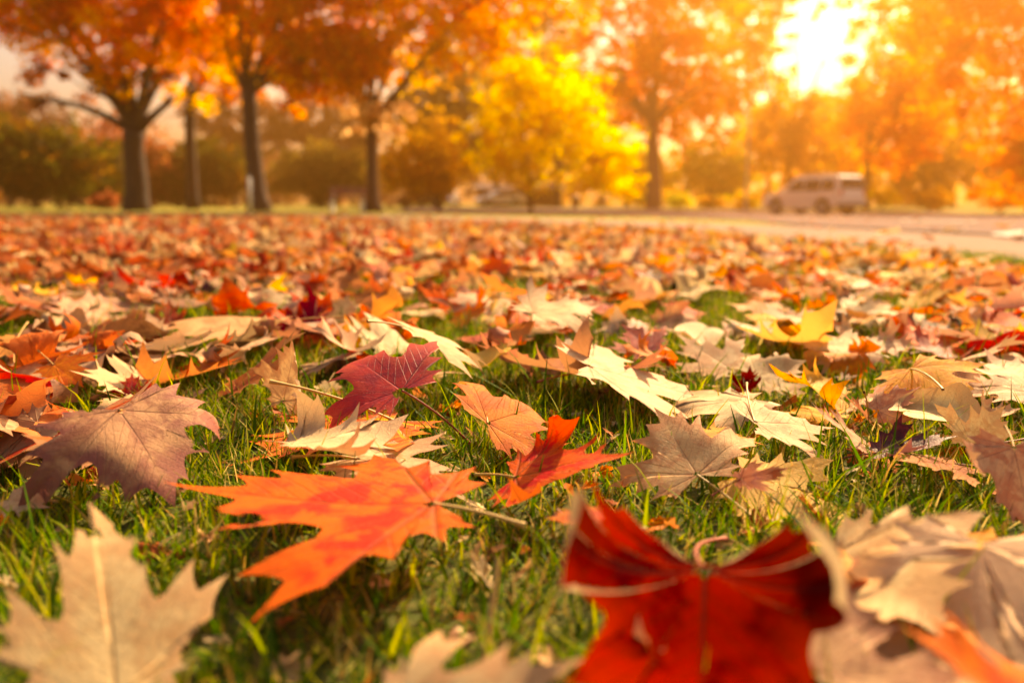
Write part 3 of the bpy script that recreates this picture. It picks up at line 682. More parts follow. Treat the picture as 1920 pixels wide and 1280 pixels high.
def label_field(infos):
    """each leaf of the field is described by its look and by the nearest leaf one can find"""
    cw = {'cream': 'cream', 'tan': 'tan', 'orange': 'orange', 'amber': 'golden orange', 'yellow': 'yellow', 'rust': 'rust brown', 'red': 'deep red', 'brown': 'dull brown', 'pinktan': 'pinkish tan', 'redorange': 'red-orange'}
    hs = [(h[2], *[float(v) for v in project(h[3][None])[:2]]) for h in HEROES if h[2]]
    seen = {}
    for it in infos:
        o, kind, ti, size, fl, x, y, px, py, tx, ty = it
        side = 'underside up' if fl else 'face up'
        sz = 'small ' if size < .068 else ('large ' if size > .094 else '')
        tilt = 'tilted ' if abs(tx) + abs(ty) > .55 else ''
        shp = 'rounded' if ti % 7 == 6 else 'maple'
        cand = sorted(hs, key=lambda h: (h[1] - px) ** 2 + (4 * (h[2] - py)) ** 2)
        done = False
        for far in (0, 1, 2, 3):
            h = cand[far]; dx, dy = px - h[1], py - h[2]
            if abs(dx) > 2.2 * abs(dy): rel = 'right of' if dx > 0 else 'left of'
            elif dy < 0: rel = 'beyond' if abs(dx) < abs(dy) * .6 else ('beyond and right of' if dx > 0 else 'beyond and left of')
            else: rel = 'in front of'
            dist = math.hypot(dx, dy); dw = 'just ' if dist < 60 else ('well ' if dist > 190 else '')
            lb = f'{sz}{tilt}{cw[kind]} {shp} leaf lying {side} {dw}{rel} {h[0]}'
            if lb not in seen and len(lb.split()) <= 16: done = True; break
        if not done:
            for extra in ('farther ', 'nearer ', 'upper ', 'lower ', 'other '):
                l2 = extra + lb
                if l2 not in seen and len(l2.split()) <= 16: lb = l2; break
        seen[lb] = 1
        tag(o, lb, 'fallen leaf', 'maple leaves strewn over the lawn')

# ------------------------------------------------------------------ grass
def grass():
    r = np.random.default_rng(5)
    def blades(n, region, lmin, lmax, wid, lean, dry, segs=3, droop=.9):
        y0, y1 = region
        u = r.random(n); y = np.sqrt(y0 ** 2 + u * (y1 ** 2 - y0 ** 2)); x = r.uniform(-.74, .74, n) * (y + .08)
        k = y < field_limit(x / np.maximum(y, .3)) ; x, y = x[k], y[k]; n = len(x)
        # tufts
        x += .010 * np.sin(y * 190 + x * 83); y += .010 * np.sin(x * 170 - y * 70)
        pn = .5 + .5 * np.sin(x * 9 + 2) * np.sin(y * 11 - x * 5)
        ln = r.uniform(lmin, lmax, n) * (.75 + .45 * pn) * np.where(r.random(n) < .06, 1.35, 1)
        w = r.uniform(*wid, n); az = r.uniform(0, 2 * pi, n)
        th0 = np.abs(r.normal(0, lean, n)); th1 = th0 + r.uniform(.1, droop, n)
        d = np.stack([np.cos(az), np.sin(az)], 1); faz = az + pi / 2 + r.normal(0, .5, n)
        side = np.stack([np.cos(faz), np.sin(faz)], 1)
        V = np.zeros((n, segs + 1, 2, 3)); px = np.zeros(n); pz = np.zeros(n)
        g = ground(x, y)
        for i in range(segs + 1):
            t = i / segs; th = th0 + (th1 - th0) * t
            if i: px += ln / segs * np.sin(th); pz += ln / segs * np.cos(th)
            ww = w * (1 - t ** 1.8 * .93) * .5
            for s_, sg in ((0, -1), (1, 1)):
                V[:, i, s_, 0] = x + d[:, 0] * px + side[:, 0] * ww * sg; V[:, i, s_, 1] = y + d[:, 1] * px + side[:, 1] * ww * sg; V[:, i, s_, 2] = g + np.maximum(pz, .001) - .001
        base = (np.arange(n) * (segs + 1) * 2)[:, None]; ii = np.arange(segs)[None] * 2
        Q = np.stack([base + ii, base + ii + 1, base + ii + 3, base + ii + 2], -1).reshape(-1, 4)
        greens = np.array([(.06, .14, .003), (.11, .21, .005), (.22, .28, .008), (.03, .07, .003), (.34, .35, .012)])
        drys = np.array([(.42, .30, .07), (.44, .25, .05), (.20, .12, .03), (.58, .44, .15)])
        isd = r.random(n) < dry
        c = np.where(isd[:, None], drys[r.integers(0, 4, n)], greens[r.integers(0, 5, n)]) * r.uniform(.75, 1.25, n)[:, None]
        cv = np.repeat(c[:, None], (segs + 1) * 2, 1)
        return V.reshape(-1, 3), Q, cv.reshape(-1, 3)
    parts = [blades(64000, (.20, 1.7), .014, .032, (.0012, .0026), .45, .10, droop=1.1),
             blades(60000, (.20, 1.7), .014, .034, (.0008, .0018), 1.25, .36, droop=.5),
             blades(2500, (.20, 1.7), .045, .065, (.0018, .0032), .4, .05, droop=1.0),
             blades(60000, (1.6, 4.0), .022, .045, (.002, .004), .5, .15, segs=2),
             blades(50000, (4.0, 11.0), .025, .045, (.004, .008), .5, .2, segs=1)]
    V, Q, c, nv = [], [], [], 0
    for a, b, d in parts: V.append(a); Q.append(b + nv); c.append(d); nv += len(a)
    o = mesh_np('lawn_grass', np.vstack(V), np.vstack(Q), M['grass'], cols=np.vstack(c))
    tag(o, 'short green lawn grass with dry yellow blades between the leaves', 'grass', kind='stuff')

# ------------------------------------------------------------------ ground, path, road
def setting():
    m, nt, N, L = new_mat('lawn_soil')
    out = N.new('ShaderNodeOutputMaterial'); b = N.new('ShaderNodeBsdfPrincipled'); L.new(b.outputs[0], out.inputs[0])
    tc = N.new('ShaderNodeTexCoord')
    n1 = nd(N, 'ShaderNodeTexNoise', i_Scale=.35, i_Detail=6.0); n2 = nd(N, 'ShaderNodeTexNoise', i_Scale=60.0, i_Detail=6.0, i_Roughness=.7)
    n3 = nd(N, 'ShaderNodeTexNoise', i_Scale=3.0, i_Detail=8.0, i_Roughness=.75)
    for n in (n1, n2, n3): L.new(tc.outputs['Object'], n.inputs['Vector'])
    soil = rampn(N, L, n2.outputs[0], [(.3, (.035, .028, .012)), (.5, (.07, .085, .02)), (.7, (.16, .12, .045))])
    lawn = rampn(N, L, n3.outputs[0], [(.35, (.10, .15, .02)), (.5, (.20, .21, .03)), (.58, (.42, .26, .05)), (.68, (.5, .34, .14))])
    sep = N.new('ShaderNodeSeparateXYZ'); L.new(tc.outputs['Object'], sep.inputs[0])
    mr = nd(N, 'ShaderNodeMapRange'); L.new(sep.outputs[1], mr.inputs[0]); mr.inputs[1].default_value = 2.5; mr.inputs[2].default_value = 9
    c = mixc(N, L, mr.outputs[0], soil, lawn)
    L.new(c, b.inputs['Base Color']); b.inputs['Roughness'].default_value = .95; b.inputs['Specular IOR Level'].default_value = .1
    bp = nd(N, 'ShaderNodeBump', i_Strength=.6, i_Distance=.01); L.new(n2.outputs[0], bp.inputs['Height']); L.new(bp.outputs[0], b.inputs['Normal'])
    ys = np.concatenate([[-300, -60, -10, -2, 0, .3, .6], np.linspace(1, 12, 45), np.linspace(12.5, 48, 60), np.linspace(49, 80, 32), [90, 110, 150, 200, 300]])
    al = np.concatenate([[-1.0], np.linspace(-.8, .8, 65), [1.0]])
    V = []
    for y in ys:
        w = max(y, 1.0)
        for a in al:
            x = a * w
            if abs(a) == 1.0: x = 300 * np.sign(a)
            V.append((x, y, float(ground(x, y))))
    nx = len(al); i = np.arange(len(ys) - 1)[:, None] * nx; j = np.arange(nx - 1)[None]
    Q = np.stack([i + j, i + j + 1, i + nx + j + 1, i + nx + j], -1).reshape(-1, 4)
    tag(mesh_np('ground', np.array(V), Q, m), kind='structure')

    def strip(name, near, far, mat, lift, nu=90, nvv=10):
        """sheet between two edges, each a list of photo pixels laid on the ground"""
        def res(pts):
            w = np.array([at(px, py)[:2] for px, py in pts]); t = np.linspace(0, 1, len(w)); tt = np.linspace(0, 1, nu)
            pxs = np.array([p[0] for p in pts], float); tt = np.linspace(pxs[0], pxs[-1], nu)
            return np.column_stack([np.interp(tt, pxs, w[:, 0]), np.interp(tt, pxs, w[:, 1])])
        A, B = res(near), res(far)
        t = np.linspace(0, 1, nvv)[:, None, None]
        G = (A[None] * (1 - t) + B[None] * t).reshape(-1, 2)
        z = ground(G[:, 0], G[:, 1]) + lift * (1 + .12 * G[:, 1])
        i = np.arange(nvv - 1)[:, None] * nu; j = np.arange(nu - 1)[None]
        Q = np.stack([i + j, i + j + 1, i + nu + j + 1, i + nu + j], -1).reshape(-1, 4)
        return tag(mesh_np(name, np.column_stack([G, z]), Q, mat), kind='structure')
    def asphalt(name, c0, c1):
        m, nt, N, L = new_mat(name)
        out = N.new('ShaderNodeOutputMaterial'); b = N.new('ShaderNodeBsdfPrincipled'); L.new(b.outputs[0], out.inputs[0])
        tc = N.new('ShaderNodeTexCoord'); n1 = nd(N, 'ShaderNodeTexNoise', i_Scale=1.1, i_Detail=8.0, i_Roughness=.7); n2 = nd(N, 'ShaderNodeTexNoise', i_Scale=120.0, i_Detail=3.0)
        for n in (n1, n2): L.new(tc.outputs['Object'], n.inputs['Vector'])
        c = mixc(N, L, n1.outputs[0], c0, c1); c = mixc(N, L, .35, c, n2.outputs[0], 'OVERLAY')
        L.new(c, b.inputs['Base Color']); b.inputs['Roughness'].default_value = .95; b.inputs['Specular IOR Level'].default_value = .08
        bp = nd(N, 'ShaderNodeBump', i_Strength=.3, i_Distance=.003); L.new(n2.outputs[0], bp.inputs['Height']); L.new(bp.outputs[0], b.inputs['Normal'])
        return m
    road = asphalt('road_asphalt', (.12, .07, .06), (.19, .115, .095)); path = asphalt('path_paving', (.20, .13, .10), (.28, .19, .14))
    E2 = [(-400, 402), (0, 402.3), (300, 402.6), (700, 405), (960, 409), (1200, 415.5), (1500, 426), (1920, 448), (2300, 478)]
    strip('footpath', E1, E2, path, .006)
    strip('road', [(735, 400.5), (960, 402.5), (1200, 406.5), (1400, 414), (1500, 424.5), (1920, 446), (2300, 474)], [(770, 391.5), (960, 392.2), (1200, 393.2), (1400, 396), (1500, 397.5), (1920, 402.5), (2300, 408)], road, .010, nvv=26)
    wp = simple_mat('road_paint', (.5, .47, .42), .9, spec=.05, noise=.12, scale=8)
    strip('road_marking', [(1858, 447), (1920, 452.5), (2050, 462)], [(1862, 444), (1920, 437.5), (2050, 432)], wp, .016, nu=12, nvv=4)
    strip('road_marking', [(1690, 419), (1830, 421.5)], [(1690, 417.6), (1830, 419.6)], wp, .016, nu=12, nvv=3)

# ------------------------------------------------------------------ trees
BARK = {}
def bark(name, c, c2):
    if name in BARK: return BARK[name]
    m, nt, N, L = new_mat(name)
    out = N.new('ShaderNodeOutputMaterial'); b = N.new('ShaderNodeBsdfPrincipled'); L.new(b.outputs[0], out.inputs[0])
    tc = N.new('ShaderNodeTexCoord'); mp = nd(N, 'ShaderNodeMapping'); mp.inputs['Scale'].default_value = (9, 9, 1.6); L.new(tc.outputs['Object'], mp.inputs[0])
    n1 = nd(N, 'ShaderNodeTexNoise', i_Scale=2.0, i_Detail=8.0, i_Roughness=.7, i_Distortion=.6); L.new(mp.outputs[0], n1.inputs['Vector'])
    L.new(rampn(N, L, n1.outputs[0], [(.35, c), (.65, c2)]), b.inputs['Base Color']); b.inputs['Roughness'].default_value = .9
    bp = nd(N, 'ShaderNodeBump', i_Strength=.9, i_Distance=.04); L.new(n1.outputs[0], bp.inputs['Height']); L.new(bp.outputs[0], b.inputs['Normal'])
    BARK[name] = m; return m

TONE = {'orange': [(.90, .29, .008), (.93, .37, .010), (.84, .20, .006), (.93, .46, .012)],
        'brightorange': [(.95, .38, .008), (.95, .47, .012), (.92, .29, .008), (.95, .56, .015)],
        'yellow': [(.95, .70, .006), (.93, .62, .006), (.95, .78, .01), (.90, .56, .008)],
        'gold': [(.70, .38, .02), (.62, .30, .02), (.76, .44, .02), (.50, .28, .02)],
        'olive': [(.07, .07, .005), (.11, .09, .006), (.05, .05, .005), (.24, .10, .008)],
        'olivebrown': [(.30, .20, .03), (.36, .22, .03), (.24, .18, .03), (.42, .24, .03)],
        'rustred': [(.42, .12, .04), (.34, .08, .035), (.50, .17, .04), (.28, .08, .03)],
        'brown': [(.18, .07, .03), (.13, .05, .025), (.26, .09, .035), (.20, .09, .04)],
        'peach': [(.62, .34, .14), (.52, .26, .10), (.68, .42, .18), (.48, .24, .08)],
        'lime': [(.62, .56, .03), (.50, .50, .03), (.74, .60, .03), (.44, .40, .03)],
        'green': [(.14, .22, .03), (.18, .26, .03), (.10, .16, .02), (.24, .28, .04)]}

def crown_np(r, ells, tone, leaf, dens=1.0):
    """ells: (cx,cy,cz, rx,ry,rz, n leaves, clump radius)"""
    P, Cc = [], []
    T = np.array(TONE[tone])
    for cx, cy, cz, rx, ry, rz, n, cr in ells:
        per = 42; nc = max(6, int(n / per))
        d = r.normal(size=(nc, 3)); d /= np.linalg.norm(d, axis=1)[:, None]
        rad = r.random(nc) ** .3
        cen = np.array([cx, cy, cz]) + d * rad[:, None] * np.array([rx, ry, rz]) * (1 + .12 * r.normal(size=(nc, 1)))
        cc = T[r.integers(0, len(T), nc)] * r.uniform(.78, 1.12, nc)[:, None]
        crr = cr * r.uniform(.5, 1.35, nc)
        p = cen[:, None] + r.normal(size=(nc, per, 3)) * crr[:, None, None] * np.array([.6, .6, .42])
        P.append(p.reshape(-1, 3)); Cc.append((cc[:, None] * r.uniform(.8, 1.2, (nc, per, 1))).reshape(-1, 3))
    P = np.vstack(P); Cc = np.clip(np.vstack(Cc), 0, .95); n = len(P)
    a = r.normal(size=(n, 3)); a /= np.linalg.norm(a, axis=1)[:, None]; b = np.cross(a, r.normal(size=(n, 3))); b /= np.linalg.norm(b, axis=1)[:, None]
    s = (leaf * r.uniform(.6, 1.25, n))[:, None]
    V = np.stack([P - a * s * .55, P + b * s * .42 - a * s * .05, P + a * s * .6, P - b * s * .42 + a * s * .05], 1).reshape(-1, 3)
    Q = np.arange(n * 4).reshape(-1, 4)
    return V, Q, np.repeat(Cc, 4, 0)

def tree(px, D, tw, fork, tone, ells, leaf, label, seed, lean=0, flare=1.5, limbs=6, targets=None, barkc=None, extra=None, name='maple_tree', group=None, basepx=None):
    """px: photo column of the trunk, D: distance, tw: trunk width m, fork: photo row of the fork.
    ells: crown lobes as photo rectangles (px0, px1, pytop, pybottom, n, clump) built round the trunk's distance"""
    r = np.random.default_rng(seed)
    d = ray(px, 395); x0, y0 = d[0] * D, D
    z0 = float(ground(x0, y0))
    base = np.array([x0, y0, z0])
    root = empty(name, base, label, 'tree', group)
    fk = col_at(px + lean, fork, D) - base
    E = []
    for e in ells:
        p0, p1, t0, t1, n, cr = e[:6]; dy = e[6] if len(e) > 6 else 0
        c = col_at((p0 + p1) / 2, (t0 + t1) / 2, D + dy) - base; rx = (p1 - p0) / 2 / F * (D + dy); rz = (t1 - t0) / 2 / F * (D + dy)
        E.append((c[0], c[1], c[2], rx * .93, min(rx, 2.6) * .9, rz * .93, int(n * (1.6 if D < 45 else 2.2)), cr))
    leaf *= 1.15
    mb = MB()
    t = np.linspace(0, 1, 9)
    tr = np.outer(t, fk) + np.column_stack([np.sin(t * 5 + seed) * .03 * tw * 4 * t, np.cos(t * 4) * .05 * t, np.zeros(9)])
    rad = tw / 2 * np.interp(t, [0, .06, .16, .8, 1], [flare, 1.22, 1.02, .84, .92])
    tr[0, 2] = -.12
    mb.tube(tr, rad, 12)
    tg = []
    if targets: tg = [col_at(a, b_, D + dy) - base for a, b_, dy in targets]
    for k in range(limbs):
        e = E[k % len(E)]; v = r.normal(size=3); v /= np.linalg.norm(v); v[2] = abs(v[2]) * .8
        tg.append(np.array(e[:3]) + v * np.array(e[3:6]) * .75)
    for p in tg:
        dirv = p - fk; mid = fk + dirv * .45 + np.array([0, 0, .12 * np.linalg.norm(dirv)]) + r.normal(0, .12, 3)
        s = np.linspace(0, 1, 8)[:, None]
        f0 = fk - np.array([0, 0, .12])
        pts = (1 - s) ** 2 * f0 + 2 * s * (1 - s) * mid + s * s * p
        r0 = tw * .24 * r.uniform(.8, 1.15)
        mb.tube(pts, np.interp(s[:, 0], [0, 1], [r0, r0 * .18]), 7)
        for q in range(3):
            i = r.integers(3, 7); st = pts[i]; ln = np.linalg.norm(dirv) * r.uniform(.25, .5)
            v = dirv / np.linalg.norm(dirv) + r.normal(0, .6, 3); v /= np.linalg.norm(v)
            u = np.linspace(0, 1, 5)[:, None]
            mb.tube(st + v * ln * u + np.array([0, 0, .15]) * ln * u ** 2, np.interp(u[:, 0], [0, 1], [r0 * .42, r0 * .1]), 5)
    mb.build('trunk', bark(*(barkc or ('dark_bark', (.02, .012, .008), (.07, .04, .028)))), root, smooth=True)
    V, Q, c = crown_np(r, E, tone, leaf)
    if extra:
        for tone2, e2 in extra:
            E2 = []
            for p0, p1, t0, t1, n, cr in e2:
                cc = col_at((p0 + p1) / 2, (t0 + t1) / 2, D) - base; rx = (p1 - p0) / 2 / F * D; rz = (t1 - t0) / 2 / F * D
                E2.append((cc[0], cc[1], cc[2], rx, min(rx, 3.5) * .8, rz, n, cr))
            V2, Q2, c2 = crown_np(r, E2, tone2, leaf); Q = np.vstack([Q, Q2 + len(V)]); V = np.vstack([V, V2]); c = np.vstack([c, c2])
    mesh_np('crown', V, Q, M['foliage'], cols=c, smooth=False, parent=root)
    return root

def trees():
    T = tree
    T(255, 28, .78, 245, 'orange', [(90, 440, -330, 175, 11000, .50), (-80, 200, -330, 100, 8500, .5), (-150, 60, -200, 40, 2500, .45)], .17, 'big dark-trunked maple with spreading limbs and orange crown, leftmost of the near trees', 1, flare=1.35,
      targets=[(60, 185, .5), (150, 110, -1), (235, 60, 1), (330, 120, 1), (300, 60, -1), (375, 165, .5), (215, 100, 0)], limbs=3,
      extra=[('rustred', [(0, 180, 120, 215, 330, .3), (180, 330, 110, 200, 420, .3)])])
    T(362, 37, .50, 190, 'orange', [(270, 480, -200, 175, 3600, .5), (360, 520, 10, 200, 1300, .4)], .18, 'slender maple standing between the two nearest dark trunks', 2, lean=-6, limbs=4)
    T(487, 27, .56, 170, 'orange', [(380, 720, -330, 165, 12500, .5), (500, 680, 60, 185, 1800, .4)], .17, 'tall maple with flared leaning trunk and orange crown, beside the pale post', 3, lean=-24, flare=1.7, targets=[(420, 90, 0), (540, 60, 1), (470, -20, 0), (620, 110, -1)], limbs=4,
      barkc=('brown_bark', (.04, .02, .014), (.11, .06, .042)))
    T(700, 27.5, .44, 235, 'brightorange', [(600, 1030, -330, 135, 13000, .5), (980, 1150, -330, 40, 2600, .5), (620, 740, 60, 185, 1500, .4)], .17, 'maple with a flared red-brown trunk beside the park bench, bright orange crown', 4, lean=-6, flare=2.0, targets=[(640, 130, 0), (690, 60, 1), (760, 190, 0), (850, 60, 0)], limbs=4,
      extra=[('peach', [(620, 790, 185, 262, 650, .4)])], barkc=('red_brown_bark', (.055, .022, .012), (.13, .055, .032)))
    T(995, 36, .24, 345, 'yellow', [(895, 1120, 90, 290, 4600, .40), (868, 1185, 205, 358, 4600, .40), (1090, 1200, 270, 375, 1500, .35)], .15, 'bright yellow rounded tree on a thin trunk beside the road', 5, limbs=7, flare=1.3, barkc=('red_brown_bark', (0,) * 3, (0,) * 3))
    T(823, 38, .19, 372, 'gold', [(712, 900, 225, 372, 3600, .42), (720, 860, 310, 364, 1200, .35)], .16, 'low golden brown tree left of the bright yellow tree', 6, limbs=5, flare=1.3)
    T(1225, 62, 1.1, 235, 'orange', [(1040, 1420, -240, 150, 5200, .95), (1060, 1390, 90, 250, 1500, .6)], .34, 'big orange tree with a straight trunk at the far side of the road', 7, limbs=8, flare=1.25, targets=[(1130, 130, 0), (1330, 160, 0)], barkc=('orange_brown_bark', (.12, .06, .035), (.22, .12, .07)))
    T(815, 62, .5, 320, 'olivebrown', [(715, 950, 85, 330, 5200, .8)], .30, 'olive-brown tree behind the golden brown tree', 8)
    T(1046, 72, .7, 330, 'olivebrown', [(940, 1130, 40, 340, 2500, .9)], .34, 'tree with a stout trunk behind the bright yellow tree', 9)
    T(1935, 50, .5, 200, 'orange', [(1700, 2080, -260, 250, 8500, .8), (1820, 2120, 180, 360, 3200, .7)], .27, 'large orange tree filling the right edge behind the road', 10, limbs=7, barkc=('orange_brown_bark', (0,) * 3, (0,) * 3))
    T(1625, 66, .6, 300, 'orange', [(1560, 1790, 110, 330, 3600, .8), (1620, 1780, -60, 120, 1200, .8)], .32, 'orange tree behind the tail of the parked off-roader', 11, limbs=7)
    T(1480, 74, .6, 300, 'gold', [(1380, 1610, 170, 350, 3200, .8), (1330, 1480, -80, 130, 1500, .8), (1390, 1690, -170, 38, 1500, .8)], .34, 'thin-crowned golden tree with the low sunlight behind it', 12, limbs=8)
    T(1330, 82, .5, 330, 'lime', [(1260, 1425, 265, 385, 2300, .7)], .32, 'yellow-green tree between the big orange tree and the off-roader', 13)
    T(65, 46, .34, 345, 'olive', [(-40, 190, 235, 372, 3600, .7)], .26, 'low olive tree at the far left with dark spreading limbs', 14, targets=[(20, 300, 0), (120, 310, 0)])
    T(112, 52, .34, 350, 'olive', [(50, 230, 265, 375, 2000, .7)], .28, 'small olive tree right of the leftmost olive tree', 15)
    T(176, 58, .4, 345, 'rustred', [(120, 340, 225, 385, 2800, .8)], .30, 'rusty orange tree seen left of the biggest dark trunk', 16)
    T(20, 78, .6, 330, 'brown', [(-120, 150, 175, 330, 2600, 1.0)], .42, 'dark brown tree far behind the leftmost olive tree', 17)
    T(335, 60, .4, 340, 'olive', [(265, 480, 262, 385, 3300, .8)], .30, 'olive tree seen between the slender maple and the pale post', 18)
    T(440, 88, .6, 330, 'brown', [(330, 560, 165, 320, 1800, 1.0)], .46, 'russet tree far behind the leaning maple', 19)
    T(604, 64, .45, 340, 'olivebrown', [(500, 700, 270, 378, 3000, .8)], .30, 'olive-gold tree behind the park bench', 20)
    T(620, 90, .7, 320, 'brown', [(520, 740, 165, 320, 2300, 1.0)], .46, 'hazy brown tree far behind the park bench', 21)
    T(1175, 84, .5, 340, 'yellow', [(1120, 1260, 280, 385, 1900, .7)], .34, 'small yellow tree right of the bright yellow tree, far side of the road', 22)
    T(1730, 82, .6, 330, 'gold', [(1640, 1860, 230, 392, 2600, .8)], .36, 'golden tree right of the off-roader, behind the verge', 23)
    T(1900, 78, .6, 330, 'gold', [(1830, 2040, 250, 395, 2400, .8)], .36, 'golden tree at the right edge behind the large orange tree', 24)
    T(1560, 88, .6, 330, 'yellow', [(1480, 1660, 290, 390, 1700, .8)], .38, 'yellow tree directly behind the roof of the off-roader', 25)
    T(-120, 60, .6, 300, 'olive', [(-260, 20, 150, 380, 3000, .9)], .34, 'tall olive tree cut by the left edge', 26)
    T(1290, 92, .6, 330, 'orange', [(1215, 1440, 60, 330, 2600, .8)], .40, 'hazy orange tree far behind the trunk of the big orange tree', 27)
    T(1440, 96, .6, 330, 'orange', [(1360, 1600, 175, 330, 1800, .8), (1340, 1490, 20, 200, 1200, .8)], .42, 'hazy orange tree behind the thin-crowned golden tree', 28)
    T(1600, 98, .6, 330, 'gold', [(1500, 1740, 175, 330, 1800, .8), (1572, 1760, 20, 200, 1500, .8)], .42, 'hazy golden tree farthest behind the off-roader', 29)
    T(1785, 92, .6, 330, 'orange', [(1690, 1900, 10, 330, 2600, .8)], .42, 'hazy orange tree behind the large orange tree at the right', 30)
    T(930, 84, .6, 330, 'olive', [(850, 1080, -110, 330, 3600, .8)], .40, 'tall olive-brown tree far behind the bright yellow tree', 31)
    T(1130, 94, .6, 330, 'rustred', [(1030, 1250, 90, 345, 2600, .8)], .40, 'hazy russet tree in the gap between the bright yellow and the big orange tree', 32)
    # bushes
    def bush(p0, p1, t0, t1, D, tone, n, label, seed, leaf=.2):
        r = np.random.default_rng(seed); px = (p0 + p1) / 2
        d = ray(px, 395); b0 = np.array([d[0] * D, D, float(ground(d[0] * D, D))])
        root = empty('shrub', b0, label, 'shrub', 'shrubs along the far side of the road' if D > 50 else None)
        rx = (p1 - p0) / 2 / F * D; h = col_at(px, t0, D)[2] - b0[2]
        V, Q, c = crown_np(r, [(0, 0, h * .5, rx * .9, rx * .6, h * .42, n, .3)], tone, leaf)
        mesh_np('foliage', V, Q, M['foliage'], cols=c, smooth=False, parent=root)
        mb = MB()
        for k in range(6):
            a = r.uniform(0, 2 * pi); mb.tube([(0, 0, -.05), (cos(a) * rx * .3, sin(a) * rx * .2, h * .4), (cos(a) * rx * .6, sin(a) * rx * .4, h * .8)], [.03, .02, .008], 5)
        mb.build('stems', BARK['dark_bark'], root, smooth=True)
    bush(1240, 1300, 358, 392, 66, 'lime', 900, 'yellow-green shrub at the foot of the big orange tree', 41)
    bush(1305, 1360, 364, 394, 60, 'gold', 800, 'golden shrub left of the lamp pole', 42)
    bush(1355, 1425, 360, 395, 62, 'yellow', 900, 'yellow shrub between the lamp pole and the off-roader', 43)
    bush(1610, 1690, 350, 398, 58, 'yellow', 1000, 'yellow shrub right behind the off-roader', 44)
    bush(1690, 1790, 345, 400, 56, 'gold', 1200, 'wide golden shrub at the verge right of the off-roader', 45)
    bush(1790, 1960, 335, 402, 52, 'orange', 1600, 'orange shrub at the right edge of the road', 46)
    bush(180, 222, 364, 396, 42, 'rustred', 500, 'round rusty red shrub left of the biggest dark trunk', 47)
    bush(715, 815, 366, 392, 66, 'brown', 900, 'dark brown shrub behind the dark parked car', 48)
    bush(1190, 1240, 365, 392, 72, 'lime', 600, 'lime shrub left of the big orange tree trunk', 49)
    # far wood
    r = np.random.default_rng(77)
    E = []
    for k in range(46):
        a = -.95 + k * .042 + r.normal(0, .01); D = r.uniform(105, 122); hgt = r.uniform(5, 8.5) if -.5 < a else r.uniform(6, 9)
        E.append((a * D, D, hgt * .45, 4.2, 3.5, hgt * .55, 900, 1.2))
    V1, Q1, c1 = crown_np(r, E[:22], 'brown', .6); V2, Q2, c2 = crown_np(r, E[22:], 'gold', .6)
    o = mesh_np('far_woodland', np.vstack([V1, V2]), np.vstack([Q1, Q2 + len(V1)]), M['foliage'], cols=np.vstack([c1, c2]), smooth=False)
    tag(o, 'belt of distant autumn woodland closing off the park', 'woodland', kind='stuff')

